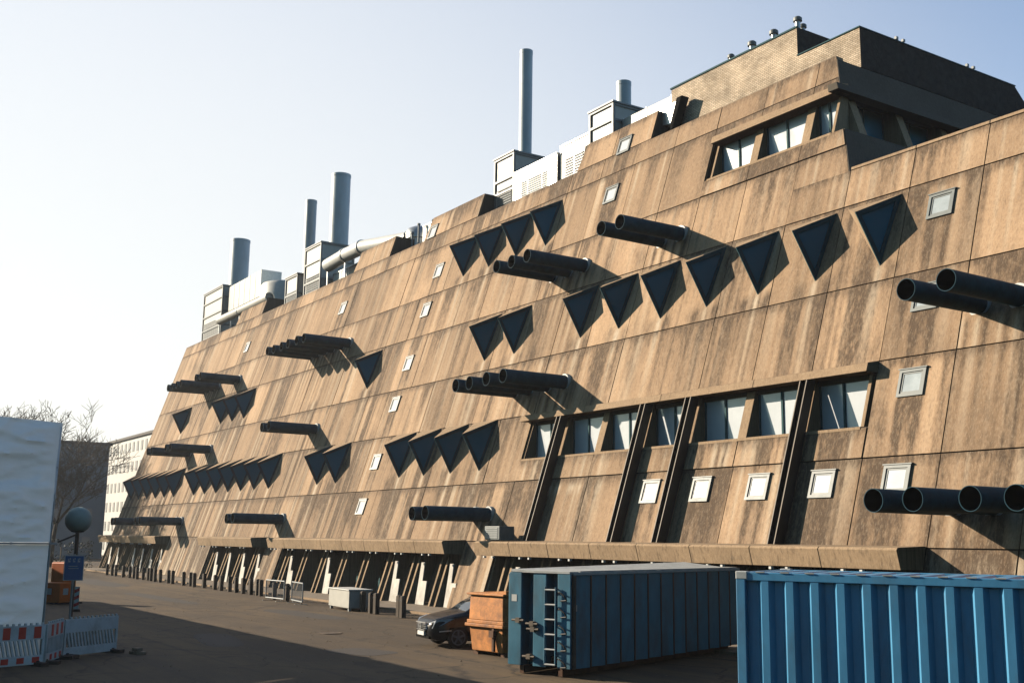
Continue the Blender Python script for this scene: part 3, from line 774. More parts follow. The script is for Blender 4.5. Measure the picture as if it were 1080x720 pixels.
def cabinet(x0, x1, y0, y1, z1, label, rows=(.5,), panel='cream', side='galv', z0=RZ):
    t = thing('plant_cabinet', label, 'roof plant', ((x0+x1)/2, y0, z0), group='framed plant cabinets on the roof')
    cx, cy = (x0+x1)/2, y0
    m = MB(); b = .14; X0, X1, D, H = x0-cx, x1-cx, y1-y0, z1-z0
    for x in (X0+b/2, X1-b/2):
        for y in (b/2, D-b/2): m.box(x-b/2,x+b/2,y-b/2,y+b/2,0,H)
    zs = [b/2+.3]+[H*r for r in rows]+[H-b/2]
    for z in zs:
        for y in (b/2, D-b/2): m.box(X0+b,X1-b,y-b/2,y+b/2,z-b/2,z+b/2)
        for x in (X0+b/2, X1-b/2): m.box(x-b/2,x+b/2,b,D-b,z-b/2,z+b/2)
    obj('frame', m, M['alu'], t)
    m = MB(); m.box(X0+.06,X1-.06,.10,D-.06,.35,H-.12); obj('panel', m, M[panel], t)
    m = MB()
    for q in range(9): z = .6+q*(H*.35/9); m.hexa([(X0+.3,.02,z),(X1-.3,.02,z),(X1-.3,.099,z+.1),(X0+.3,.099,z+.1),(X0+.3,.02,z+.02),(X1-.3,.02,z+.02),(X1-.3,.099,z+.12),(X0+.3,.099,z+.12)])
    obj('louvre', m, M['grey_metal'], t)
    m = MB(); m.box(X0-.06,X1+.06,-.06,D+.06,H,H+.09); obj('lid', m, M['grey_metal'], t)
    return t
cabinet(-116.4,-110.2,35.5,38.0,28.75,'tall open-framed cabinet at the far left roof end', rows=(.3,.55,.8))
cabinet(-92.7,-89.9,35.5,37.2,26.0,'small open-framed cabinet beside the white round tank', rows=(.45,))
cabinet(-88.4,-84.9,35.5,38.6,27.75,'tall framed cabinet below the two middle stacks', rows=(.35,.7))
cabinet(-57.5,-55.2,35.5,38.9,26.95,'framed cabinet below the tallest thin stack', rows=(.42,.62))
cabinet(-47.5,-45.3,35.5,38.2,26.85,'framed cabinet below the short stack near the penthouse', rows=(.5,.75))

def duct_box(name, label, cat, x0, x1, y0, y1, z0, z1, m1, m2=None, lip=True):
    t = thing(name, label, cat, ((x0+x1)/2, y0, RZ)); cx = (x0+x1)/2
    m = MB(); m.box(x0-cx,x1-cx,0,y1-y0,z0-RZ,z1-RZ); obj('casing', m, M[m1], t, bevel=.03)
    m = MB()
    if 'housing' in name:
        m2_ = MB(); w_ = x1-x0; h_ = z1-z0
        for q in range(8): z = z0-RZ+h_*.28+q*h_*.055; m2_.box(-w_*.34,w_*.30,-.05,-.001,z,z+h_*.03)
        obj('louvre', m2_, M['grey_metal'], t)
        m2_ = MB(); m2_.box(x0-cx-.05,x1-cx+.05,-.06,y1-y0+.05,z1-RZ+.001,z1-RZ+.07); obj('lid', m2_, M['galv'], t)
    n = max(2, int((x1-x0)/1.5))
    for q in range(n+1):
        x = x0-cx+(x1-x0)*q/n; m.box(x-.03,x+.03,-.03,y1-y0+.03,z0-RZ-.03,z1-RZ+.03)
    split_obj('flange', m, M['galv'], t)
    m = MB()
    for x in (x0-cx+.3, x1-cx-.3): m.box(x-.06,x+.06,.2,.32,0,z0-RZ); m.box(x-.06,x+.06,y1-y0-.32,y1-y0-.2,0,z0-RZ)
    split_obj('support_leg', m, M['galv'], t)
    return t
duct_box('air_duct','cream box duct running right from the far left cabinet','air duct',-109.6,-100.4,36.0,38.0,25.9,28.5,'cream')
duct_box('plant_housing','bright metal housing glinting in the sun beside a tall cabinet','roof plant',-55.0,-50.5,35.45,38.5,RZ+.01,25.4,'shiny')
duct_box('plant_housing','white flat-topped housing right of the glinting metal one','roof plant',-50.3,-47.6,35.6,38.2,RZ+.02,25.75,'cream')
duct_box('air_duct','long low pale duct leading towards the brick penthouse','air duct',-45.2,-41.2,36.1,37.2,24.95,25.95,'cream')
def bent_pipe(name, label, pts, r, m):
    t = thing(name, label, 'roof pipe', (pts[0][0], pts[0][1], RZ))
    mb = MB()
    for a, b in zip(pts, pts[1:]): mb.tube(Vector(a)-t.location, Vector(b)-t.location, r, n=20)
    obj('pipe_run', mb, M[m], t, ang=40)
    mb = MB(); L = t.location
    for p in pts[1:]: mb.ring(Vector(p)-L-Vector((.12,0,0)), Vector(p)-L+Vector((.12,0,0)), r*1.1, r*.9, 20)
    split_obj('pipe_flange', mb, M['galv'], t, ang=40)
    mb = MB()
    for p in pts: q = Vector(p)-L; mb.box(q.x-.06,q.x+.06,q.y-.06,q.y+.06,0,q.z-r*.9)
    split_obj('support_leg', mb, M['galv'], t)
bent_pipe('roof_pipe','cream pipe running along the parapet at the far left',[(-109.0,35.0,24.75),(-103,35.0,24.75),(-95.2,35.0,24.75)],.42,'cream')
bent_pipe('roof_pipe','fat white elbowed pipe right of the middle cabinet',[(-83.0,35.4,25.3),(-79.6,35.4,25.45),(-76.8,35.5,25.5),(-70.6,36.4,24.95)],.55,'white')
duct_box('plant_housing','white housing under the fat elbowed pipe','roof plant',-84.6,-78.4,36.6,38.6,RZ+.015,25.0,'white')
t = thing('water_tank','white round tank on the roof between left cabinets','tank',(-99.8,38.6,RZ))
m = MB(); m.lathe([(2.6,1.9),(2.7,2.0),(2.7,3.9),(2.5,4.2),(0,4.35)], n=40); obj('tank_drum', m, M['white'], t, ang=40)
m = MB(); m.lathe([(1.7,0),(1.7,1.9),(2.6,1.9)], n=32); obj('tank_base', m, M['concrete_dark'], t, ang=40)
t = thing('roof_ventilator','round domed ventilator with two thin posts in front of the raised parapet','ventilator',(-70.2,37.0,RZ))
m = MB(); m.lathe([(.9,0),(.9,1.9),(1.05,1.9),(1.05,2.35),(.85,2.7),(.45,2.88),(0,2.93)], n=28); obj('dome', m, M['galv'], t, ang=40)
for x, h in ((.6,2.1),(1.6,2.5)):
    m = MB(); m.tube((x,-.9,0),(x,-.9,h),.07,n=10); m.tube((x,-.9,h),(x,-.9,h+.14),.12,n=10); obj('post', m, M['grey_metal'], t)
duct_box('plant_housing','small white housing right of the domed ventilator','roof plant',-68.6,-66.0,36.5,38.2,RZ+.012,25.4,'white')
t = thing('duct_flap','black sheet cowl leaning against the brick penthouse','duct cowl',(-40.0,35.25,23.1))
m = MB(); m.hexa([(-.35,-.2,.3),(-.05,-.2,.3),(-.05,.3,.3),(-.35,.3,.3),(.35,-.2,1.95),(.75,-.2,1.95),(.75,.3,1.95),(.35,.3,1.95)]); obj('cowl', m, M['black'], t, bevel=.03)
m = MB(); m.hexa([(-1.0,-.15,.9),(-.12,-.15,.75),(-.12,.25,.75),(-1.0,.25,.9),(-1.0,-.15,1.75),(.28,-.15,1.8),(.28,.25,1.8),(-1.0,.25,1.75)]); obj('bright_collar', m, M['galv'], t)
for x, y, z, s, lab in ((-32.35,36.0,26.05,.8,'mushroom vent at the corner of the brick upstand, the largest of the row'),(-32.0,36.6,26.05,.7,'small mushroom vent just behind the corner one on the brick upstand'),(-33.9,36.1,26.03,.85,'second mushroom vent from the brick corner'),(-35.3,36.1,26.01,.85,'third mushroom vent from the brick corner'),(-36.7,36.1,26.0,.7,'leftmost and lowest mushroom vent on the brick upstand')):
    if x == -32.0: x = -32.6
    t = thing('mushroom_vent', lab, 'roof vent', (x-.15,y,z), group='mushroom vents on the brick upstand')
    m = MB(); m.lathe([(.15*s,0),(.15*s,.62*s)], n=16); obj('vent_neck', m, M['galv'], t, ang=40)
    m = MB(); m.lathe([(.15*s,.52*s),(.25*s,.52*s),(.25*s,.70*s),(.17*s,.78*s),(0,.79*s)], n=20); obj('vent_cap', m, M['alu'], t, ang=40)
for y, lab in ((39.0,'forked aerial on the edge of the dark brick end wall'),(44.0,'looped roof fixing at the far edge of the dark end wall')):
    t = thing('roof_aerial', lab, 'aerial', (-29.4,y,24.66))
    m = MB(); m.tube((0,0,0),(0,0,.35),.05,n=8); obj('mast', m, M['grey_metal'], t)
    m = MB(); m.bar((0,-.22,.5),(0,0,.33),.06); m.bar((0,.22,.5),(0,0,.33),.06); m.box(-.06,.06,-.3,-.16,.48,.6); m.box(-.06,.06,.16,.3,.48,.6); obj('fork', m, M['grey_metal'], t)
# small grey unit standing on the ledge
t = thing('ventilation_unit','small pale grey metal box on the canopy ledge beside a steel beam','ventilation box',(-42.9,27.15,3.30))
m = MB(); m.box(-.62,.62,-.45,.35,.03,.62); obj('casing', m, M['alu'], t, bevel=.02)
m = MB()
for q in range(6): m.box(-.5,.5,-.475,-.448,.1+q*.08,.14+q*.08)
obj('grille', m, M['grey_metal'], t)

# ------------------------------------------------------------------ things on the ground
# bollards
bx = [-95.39,-92.73,-91.42,-90.2,-88.74,-87.52,-86.08,-84.83,-83.52,-82.19,-80.71,-79.46,-76.8,-75.56,-74.24,-72.81,-70.4,-68.98,-67.61,-66.34,-64.99,-63.66,-62.93,-62.1,-58.47,-56.57,-47.58,-46.45,-45.9,-43.86,-43.3,-98.0,-97.0]
bol = thing('bollard','short square dark wooden post in the row along the building','bollard',(bx[0],23.3,0),group='bollards along the foot of the building')
m = MB(); m.box(-.11,.11,-.11,.11,0,.88); m.hexa([(-.11,-.11,.881),(.11,-.11,.881),(.11,.11,.881),(-.11,.11,.881),(-.06,-.06,.92),(.06,-.06,.92),(.06,.06,.92),(-.06,.06,.92)])
obj('post', m, M['wood'], bol, bevel=.012)
m = MB(); m.box(-.115,.115,-.115,.115,.70,.74); obj('band', m, M['steel_dark'], bol)
for x in bx[1:]:
    c = copy_tree(bol); c.location = (x, 23.3+rnd.uniform(-.12,.12)-(.7 if x > -60 else 0), 0); c.rotation_euler = (rnd.uniform(-.02,.02),rnd.uniform(-.02,.02),rnd.uniform(-.15,.15))
# crowd barriers
def crowd(x, y, rz, lab):
    t = thing('crowd_barrier', lab, 'barrier', (x,y,0), rz, 'grey crowd barriers by the bollards')
    m = MB(); r = .025
    for a, b in (((-1.1,0,.15),(-1.1,0,1.05)),((1.1,0,.15),(1.1,0,1.05)),((-1.1,0,1.05),(1.1,0,1.05)),((-1.1,0,.15),(1.1,0,.15))): m.tube(a,b,r+.01,n=10)
    obj('rail', m, M['grey_metal'], t)
    m = MB()
    for q in range(1,15): x_ = -1.1+2.2*q/15; m.tube((x_,0,.15),(x_,0,1.05),.012,n=6)
    obj('infill_bar', m, M['grey_metal'], t)
    for x_ in (-.8,.8):
        m = MB(); m.bar((x_,-.32,.02),(x_,.32,.02),.05,.03); m.tube((x_,0,.03),(x_,0,.15),.025,n=8); obj('foot', m, M['galv'], t)
crowd(-57.2,22.2,R(4),'left grey crowd barrier in front of the leaning pillars')
crowd(-54.4,22.3,R(-8),'right grey crowd barrier in front of the leaning pillars')
# white cabinet
t = thing('storage_box','white metal box on short legs in front of the pillars','box',(-49.3,22.75,0),R(-4))
m = MB(); m.box(-1.35,1.35,-.45,.65,.14,.93); obj('box_body', m, M['cream'], t, bevel=.015)
m = MB(); m.box(-1.40,1.40,-.5,.7,.93,.98); obj('lid', m, M['white'], t, bevel=.01)
for x in (-1.2,1.2):
    for y in (-.35,.55):
        m = MB(); m.box(x-.06,x+.06,y-.06,y+.06,0,.14); obj('leg', m, M['grey_metal'], t)

# ---- blue skip container with ladder
def local_frame(x, y, deg): return (x,y,0), R(deg)
SKX, SKY, SKA = -24.6, 15.87, 21
t = thing('waste_container','large blue ribbed waste container with a ladder on its end','container',(SKX,SKY,0),R(SKA))
W, LN, H = 1.87, 9.6, 2.52
m = MB()   # end face folded: post, recess, plate, recess, plate
zb = .22
segs = [(0,.374,0),(.374,.748,.36),(.748,1.122,.02),(1.122,1.50,.38),(1.50,W,.0)]
for i, (a,b,d) in enumerate(segs): m.box(a+.001,b-.001,d,d+.06,zb,H-.02)
for (a,b,d),(a2,b2,d2) in zip(segs,segs[1:]):
    m.box(b-.012,b+.012,min(d,d2)+.003,max(d,d2)+.06,zb,H-.02)
obj('end_panel', m, M['skip_blue'], t, bevel=.008)
m = MB()   # long side towards the street: ribbed
n = 13; p = (LN-.1)/n
m.box(W-.12,W-.06,.07,LN,zb,H)
for q in range(n):
    y = .07+q*p
    m.hexa([(W-.06,y+.02,zb),(W-.01,y+.02,zb),(W+.10,y+p*.93,zb),(W-.06,y+p*.93,zb),(W-.06,y+.02,H-.05),(W-.01,y+.02,H-.05),(W+.10,y+p*.93,H-.05),(W-.06,y+p*.93,H-.05)])
obj('ribbed_side', m, M['skip_side'], t)
m = MB()
for q in range(n+1):
    y = .07+q*p-.03; m.box(W-.02,W+.115,max(y,.071),y+.045,zb,H-.06)
obj('rib', m, M['steel_dark'], t)  # dark bars paint in the shade of the gaps between the plates
m = MB(); m.box(0,.06,.07,LN,zb,H-.01)
for q in range(n): y = .07+q*p; m.box(-.07,0,y,y+.12,zb,H-.06)
obj('far_side', m, M['skip_side'], t)
m = MB(); m.box(.061,W-.121,LN-.06,LN,zb,H-.01); obj('rear_wall', m, M['skip_blue'], t)
m = MB(); m.box(.061,W-.121,.24,LN-.061,zb+.1,zb+.25); obj('floor_pan', m, M['rust'], t)
m = MB()   # top rim, the sunlight on it put into its pale colour
m.box(-.08,.07,.22,LN+.02,H,H+.05); m.box(W-.26,W+.015,.42,LN+.02,H,H+.05); m.box(.07,W-.26,LN-.08,LN+.02,H,H+.05)
for q in range(n): y = .07+q*p+.01; m.hexa([(W+.02,y+.02,H-.045),(W+.03,y+.02,H-.045),(W+.14,y+p*.93,H-.045),(W+.02,y+p*.93,H-.045),(W+.02,y+.02,H+.02),(W+.03,y+.02,H+.02),(W+.14,y+p*.93,H+.02),(W+.02,y+p*.93,H+.02)])
obj('top_rim', m, M['rim_pale'], t)
m = MB(); m.hexa([(.02,.05,H+.0),(W-.03,.05,H-.04),(W-.03,LN,H-.04),(.02,LN,H+.12),(.02,.05,H+.06),(W-.03,.05,H+.0),(W-.03,LN,H+.0),(.02,LN,H+.17)]); obj('sloping_lid', m, M['rim_pale'], t)
m = MB()
m.bar((.35,.1,.12),(.35,LN-.1,.12),.12,.2); m.bar((W-.35,.1,.12),(W-.35,LN-.1,.12),.12,.2)
split_obj('skid', m, M['rust'], t)
lad = MB()
for x in (1.15,1.47): lad.tube((x,-.06,zb+.1),(x,-.06,H-.35),.022,n=8)
for q in range(6): z = H-.42-q*.36; pass
for z in (zb+.3,1.2,H-.4):
    for x in (1.13,1.49): lad.tube((x,-.06,z),(x,.02,z),.018,n=6)
ld = obj('ladder', lad, M['skip_blue'], t)
lg = MB()
for q in range(6): z = H-.42-q*.36; lg.tube((1.15,-.06,z),(1.47,-.06,z),.024,n=8)
split_obj('step', lg, M['rim_pale'], t)
for q in range(5):
    z = H-.5-q*.40; m = MB(); pts = [(1.52,-.02,z+.02),(1.62,-.10,z+.03),(1.76,-.11,z-.06),(1.79,-.05,z-.16),(1.60,-.03,z-.18)]
    for a_, b_ in zip(pts, pts[1:]): m.tube(a_, b_, .018, n=6)
    obj('grab_bar', m, M['steel_dark'], t)
m = MB(); m.box(.40,W-.02,-.01,.40,H-.015,H+.035); obj('top_rim', m, M['rim_pale'], t)
for z, x in ((1.32,.32),(1.25,.75),(1.12,.78),(.45,.66)):
    m = MB(); m.tube((x-.18,-.06,z),(x+.18,-.06,z),.03,n=10); m.box(x-.06,x+.06,-.09,.02,z-.06,z+.06); obj('latch', m, M['steel_edge'], t)
m = MB(); m.box(.08,.24,-.006,-.001,1.78,1.95); obj('sticker', m, M['white'], t)
m = MB(); m.box(W+.081,W+.087,.02+.07,.07+.1,1.6,1.75); obj('side_label', m, M['rim_pale'], t)

# ---- blue corrugated shipping container
CX, CY, CA = -12.27, 11.88, 27.5
t = thing('shipping_container','bright blue corrugated shipping container at the right edge of the yard','container',(CX,CY,0),R(CA))
LN, W, H = 6.06, 2.44, 2.9
def corr(y0, sgn, name):
    m = MB(); pitch = .362; x = .19; pts = []
    while x < LN-.25:
        for dx, d in ((0,1),(.115,1),(.185,0),(.29,0),(.36,1)): pts.append((x+dx, d*.09))
        x += pitch
    pts = [(.14,.09)]+pts+[(LN-.14,.09)]
    for (a,da),(b,db) in zip(pts,pts[1:]):
        m.poly([(a,y0+sgn*da,.17),(b,y0+sgn*db,.17),(b,y0+sgn*db,H-.13),(a,y0+sgn*da,H-.13)])
    m.poly([(.14,y0+sgn*.115,.17),(LN-.14,y0+sgn*.115,.17),(LN-.14,y0+sgn*.115,H-.13),(.14,y0+sgn*.115,H-.13)])
    return obj(name, m, M['cont_blue'], t, fix=False)
corr(.015, 1, 'corrugated_side'); corr(W-.015, -1, 'corrugated_side')
m = MB()
for x in (0,LN-.14):
    for y in (0,W-.14): m.box(x,x+.14,y,y+.14,.0,H-.0)
split_obj('corner_post', m, M['cont_blue'], t, bevel=.012)
m = MB()
for y in (.01,W-.11): m.box(.141,LN-.141,y,y+.10,H-.13,H-.01); m.box(.141,LN-.141,y,y+.10,.0,.168)
for x in (.01,LN-.11): m.box(x,x+.10,.141,W-.141,H-.13,H-.01); m.box(x,x+.10,.141,W-.141,0,.168)
split_obj('rail', m, M['cont_blue'], t, bevel=.01)
m = MB()
for x in (-.005,LN-.175):
    for y in (-.005,W-.155):
        for z in (-.003,H-.115): m.box(x,x+.18,y,y+.16,z,z+.12)
split_obj('corner_casting', m, M['rim_pale'], t, bevel=.015)
m = MB(); x = .15
while x < LN-.3:
    m.hexa([(x,.12,H-.06),(x+.3,.12,H-.06),(x+.3,W-.12,H-.06),(x,W-.12,H-.06),(x+.06,.12,H-.015),(x+.24,.12,H-.015),(x+.24,W-.12,H-.015),(x+.06,W-.12,H-.015)]); x += .36
m.box(.12,LN-.12,.11,W-.11,H-.10,H-.061)
obj('roof_panel', m, M['cont_blue'], t)
m = MB(); m.box(.03,.07,.141,W-.141,.17,H-.131); m.box(LN-.07,LN-.03,.141,W-.141,.17,H-.131); obj('end_wall', m, M['cont_blue'], t)
m = MB(); x = .3
while x < LN-.2: m.box(x,x+.13,-.001,.02,H-.012,H+.004); x += .36
obj('rail_wear', m, M['rim_pale'], t)

# ---- orange rusty skip
t = thing('rusty_skip','orange rusty steel skip standing beside the black car','skip',(-29.2,17.35,0),R(9))
W, LN, H = 1.62, 2.8, 1.72
m = MB()
def tier(z0,z1,w0,w1,y0,y1):
    m.hexa([(-w0/2+W/2,y0,z0),(w0/2+W/2,y0,z0),(w0/2+W/2,LN-y0,z0),(-w0/2+W/2,LN-y0,z0),(-w1/2+W/2,y1,z1),(w1/2+W/2,y1,z1),(w1/2+W/2,LN-y1,z1),(-w1/2+W/2,LN-y1,z1)])
tier(.12,.80,1.36,1.48,.12,.05); tier(1.0,1.70,1.52,1.46,.04,.06)
obj('skip_body', m, M['orange_rust'], t, bevel=.02)
m = MB(); m.box(-.04,W+.04,-.05,LN+.05,.81,.90); m.box(-.0,W,-.0,LN,.90,.999); obj('belt_rim', m, M['orange_rust'], t, bevel=.015)
m = MB(); m.box(-.02,W+.02,-.02,LN+.02,1.71,1.77); obj('top_rim', m, M['orange_rust'], t, bevel=.015)
m = MB(); m.box(1.16,1.24,-.02,.06,.15,.80); m.box(1.10,1.30,-.09,.02,.55,.74); obj('hook', m, M['rust'], t)
m = MB(); m.hexa([(.9,.1,1.771),(W,.1,1.771),(W,LN*.7,1.771),(.9,LN*.7,1.771),(.9,.1,1.79),(W,.1,1.86),(W,LN*.7,1.86),(.9,LN*.7,1.79)]); obj('lid_sheet', m, M['orange_rust'], t)
for x in (.2,W-.2):
    m = MB(); m.box(x-.1,x+.1,.2,LN-.2,0,.12); split_obj('skid', m, M['rust'], t)

# ---- black car
def car():
    t = thing('parked_car','shiny black compact car parked nose-out beside the orange skip','car',(-31.75,17.25,0), math.atan2(-.99,-.13))
    # stations along the car: x from nose 0 back to 4.3 -> local +x is forward, so use -x
    st = [ # x, zbot, halfwidth low, half width belt, belt z, half width top, top z
     (0.00,.42,.52,.50,.62,.44,.66),(.06,.30,.66,.64,.74,.52,.78),(.22,.22,.78,.76,.82,.60,.87),(.55,.19,.86,.83,.90,.66,.96),
     (.95,.18,.88,.85,.96,.68,1.04),(1.20,.18,.885,.86,.99,.69,1.10),(1.60,.18,.89,.87,1.00,.66,1.36),(2.05,.18,.89,.87,1.00,.62,1.55),
     (2.60,.18,.89,.87,1.01,.61,1.60),(3.20,.18,.89,.87,1.02,.60,1.58),(3.75,.20,.88,.85,1.04,.57,1.50),(4.10,.26,.84,.80,1.04,.55,1.30),(4.24,.34,.76,.72,.98,.52,1.06),(4.28,.42,.62,.60,.80,.50,.84)]
    st = np.array(st)
    def interp(x):
        i = int(np.clip(np.searchsorted(st[:,0],x)-1,0,len(st)-2)); a, b = st[i], st[i+1]; u = (x-a[0])/(b[0]-a[0])
        p0 = st[max(i-1,0)]; p3 = st[min(i+2,len(st)-1)]
        m1 = (b-p0)/(b[0]-p0[0]+1e-9)*(b[0]-a[0]); m2 = (p3-a)/(p3[0]-a[0]+1e-9)*(b[0]-a[0])
        h = lambda k: (2*u**3-3*u**2+1)*a[k]+(u**3-2*u**2+u)*m1[k]+(-2*u**3+3*u**2)*b[k]+(u**3-u**2)*m2[k]
        return [h(k) for k in range(7)]
    xs = np.unique(np.concatenate([np.linspace(0,.3,10),np.linspace(.3,3.9,61),np.linspace(3.9,4.28,12)]))
    rows = []
    for x in xs:
        _, zb, wl, wb, zbelt, wt, zt = interp(x)
        zm = (zb+zbelt)/2
        prof = [(0,zb),(wl*.55,zb),(wl*.93,zb+.02),(wl*.99,zb+.10),(wl,zm-.08),(wl*1.005,zm+.06),(wb*1.0,zbelt-.06),(wb*.965,zbelt)]
        g = zt-zbelt
        for q in (.12,.35,.6,.82,.94): prof.append((wb*.95+(wt-wb*.95)*q**1.15, zbelt+g*q))
        prof += [(wt*.9,zbelt+g*.985),(wt*.55,zt),(0,zt+.012)]
        rows.append(prof)
    npf = len(rows[0])
    body, glass, lamp = MB(), MB(), MB()
    wheels = [(.86,.32),(3.48,.32)]
    for s in (1,-1):
        for i in range(len(xs)-1):
            for j in range(npf-1):
                q = [(-xs[i],s*rows[i][j][0],rows[i][j][1]),(-xs[i+1],s*rows[i+1][j][0],rows[i+1][j][1]),(-xs[i+1],s*rows[i+1][j+1][0],rows[i+1][j+1][1]),(-xs[i],s*rows[i][j+1][0],rows[i][j+1][1])]
                if s < 0: q = q[::-1]
                xm = (xs[i]+xs[i+1])/2; zc = sum(p[2] for p in q)/4
                # wheel openings
                if 1 <= j <= 5 and any((xm-wx)**2+(zc-.32)**2 < .37**2 for wx,_ in wheels): continue
                tall = rows[i][npf-1][1]-rows[i][7][1] > .2
                pil = (2.28 < xm < 2.36) or (3.18 < xm < 3.26)
                if 8 <= j <= 10 and 1.42 < xm < 3.85 and tall and not pil: glass.poly(q)
                elif j >= 13 and 1.22 < xm < 1.98: glass.poly(q)
                elif 11 <= j and 3.84 < xm < 4.12: glass.poly(q)
                else: body.poly(q)
    me = body.mesh('car_body', M['car_paint'], fix=False)
    import bmesh
    def weld(me):
        bm = bmesh.new(); bm.from_mesh(me); bmesh.ops.remove_doubles(bm, verts=bm.verts, dist=.0008); bmesh.ops.recalc_face_normals(bm, faces=bm.faces); bm.to_mesh(me); bm.free(); sharp(me, 50)
    weld(me); b = link('car_body', me, t)
    me = glass.mesh('car_window', M['car_glass'], fix=False); weld(me); link('car_window', me, t)
    # dark underside / wheel wells
    u = MB(); u.box(-4.0,-.25,-.66,.66,.22,.62); obj('underbody', u, M['black'], t)
    for wx, wz in wheels:
        for s in (1,-1):
            wm = MB(); wm.tube((-wx,s*.70,wz),(-wx,s*.88,wz),.315,n=36); w_ = obj('wheel', wm, M['tyre'], t, ang=40)
            rm = MB(); rm.ring((-wx,s*.875,wz),(-wx,s*.890,wz),.235,.20,32)
            for q in range(5):
                a = 2*math.pi*q/5+.3; c_, s_ = math.cos(a), math.sin(a)
                rm.bar((-wx,s*.884,wz),(-wx+.21*c_,s*.884,wz+.21*s_),.062,.02, up=(0,1,0))
            rm.tube((-wx,s*.87,wz),(-wx,s*.895,wz),.055,n=16)
            obj('rim', rm, M['alloy'], w_)
    for s in (1,-1):     # headlights wrap round the corner
        h = MB()
        P0 = [(-.07,s*.43,.57),(-.12,s*.60,.57),(-.40,s*.775,.69),(-.74,s*.84,.87),(-.52,s*.79,.90),(-.22,s*.66,.82),(-.10,s*.46,.75)]
        out = Vector((.55,s*.75,.2)).normalized()
        A = [Vector(p)+out*.095 for p in P0]; B = [Vector(p)-out*.03 for p in P0]
        h.poly(A if s > 0 else A[::-1])
        for q in range(len(A)): l = (q+1) % len(A); h.poly([A[q],B[q],B[l],A[l]])
        obj('headlight', h, M['lamp_lens'], t)
        mr = MB(); mr.lathe([(0,-.07),(.07,-.05),(.1,0),(.09,.07),(0,.1)], (-1.55,s*1.0,1.02), 16); obj('wing_mirror', mr, M['car_paint'], t, ang=60)
        fg = MB(); fg.lathe([(.05,0),(.05,.02),(0,.02)], (-.16,s*.60,.33), 14); obj('fog_light', fg, M['lamp_lens'], t)
    gr = MB()
    for z in (.56,.62,.68): gr.hexa([(-.02,-.34,z-.02),(-.02,.34,z-.02),(-.06,.36,z-.02),(-.06,-.36,z-.02),(.025,-.30,z),(.025,.30,z),(-.06,.34,z+.02),(-.06,-.34,z+.02)])
    gr.box(-.05,.02,-.36,.36,.72,.745); gr.box(-.05,.02,-.30,.30,.50,.52)
    gr.v = [(a_+.05,b_*1.12,c_+.01) for a_,b_,c_ in gr.v]; obj('grille', gr, M['chrome'], t)
    em = MB(); em.ring((.065,0,.64),(.085,0,.64),.10,.082,24)
    for a in (90,210,330): em.bar((.075,0,.64),(.075,.085*math.cos(R(a)),.64+.085*math.sin(R(a))),.016,.012, up=(1,0,0))
    obj('emblem', em, M['chrome'], t)
    np_ = MB(); np_.box(.0,.06,-.27,.27,.36,.48); obj('number_plate', np_, M['plate'], t)
    bp = MB(); bp.box(-.12,-.0,-.55,.55,.27,.34); obj('bumper_trim', bp, M['black'], t)
    ml = MB(); 
    for s in (1,-1): ml.bar((-.25,s*.80,.50),(-.62,s*.895,.53),.02,.03)
    obj('side_trim', ml, M['chrome'], t)
car()

# ---- sheeted stack (wrapped scaffold) at the left
TA = math.atan2(.9,-.42)     # direction of its visible face
t = thing('sheeted_scaffold','tall block wrapped in pale blue-white plastic sheeting in two tiers','sheeted block',(-32.15,6.15,0),R(0))
d1 = Vector((.42,-.9,0)).normalized(); d2 = Vector((-1,-.012,0)).normalized(); nr = Vector((.9,.42,0)).normalized()
def sheet(z0, z1, g0, g1, name, seed):
    mb = MB(); Lf, Dp = 8.0, 4.6
    def wr(u, v, zz):
        q = Vector((u*3, zz*2.2, seed))
        n_ = lambda a, b, c: mnoise.noise(Vector((a,b,c)))
        w1 = .6*n_(u*.5, zz*.6, seed+20)
        return 1.7*(.07*n_(u*.3, zz*1.1, seed)+.05*(1-abs(n_(u*.35+zz*.25+w1, zz*2.1+w1, seed+3)))**6
                +.035*(1-abs(n_(u*.8-zz*.5+w1, zz*3.4+u*.4, seed+9)))**8+.012*n_(u*2.2,zz*6+u,seed+14))
    def face(o, a, b, nrm_, L):
        def fn(u, v):
            z = z0+(z1-z0)*v; gg = g0+(g1-g0)*v
            e = min(1, min(u,1-u)*14)
            p = Vector(o)+a*(-gg+(L+2*gg)*u)+nrm_*(gg+wr(u*L, v, z)*e)
            return (p.x,p.y,z)
        mb.grid(fn, int(L*14), int((z1-z0)*16))
    face((0,0,0), d1, 0, nr, Lf)
    o = obj(name, mb, M['tarp'], t, smooth=False); sharp(o.data, 60); return o
sheet(.05,3.02,-.06,-.04,'lower_sheet',1.3); sheet(3.08,6.29,-.03,.0,'upper_sheet',7.7)
mb = MB()
def side_fn(u, v):      # long unseen sheet behind the corner, added to shade the yard
    q = d2*(u*38); z = .05+5.4*v
    w_ = .06*mnoise.noise(Vector((u*20,z*.9,4.4)))
    return (q.x, q.y-.10+w_*min(1,u*30), z)
mb.grid(side_fn, 150, 24); obj('shadow_sheet', mb, M['tarp'], t, smooth=True)
mb = MB()
for o_ in (.06,):
    c = [(d2*38-Vector((0,-.06,0))),(-d1*o_+nr*.05),(d1*(8.0+o_)+nr*.05)]
    for a, b in zip(c, c[1:]): mb.bar((a.x,a.y,3.05),(b.x,b.y,3.05),.06,.05)
obj('strap', mb, M['grey_metal'], t)

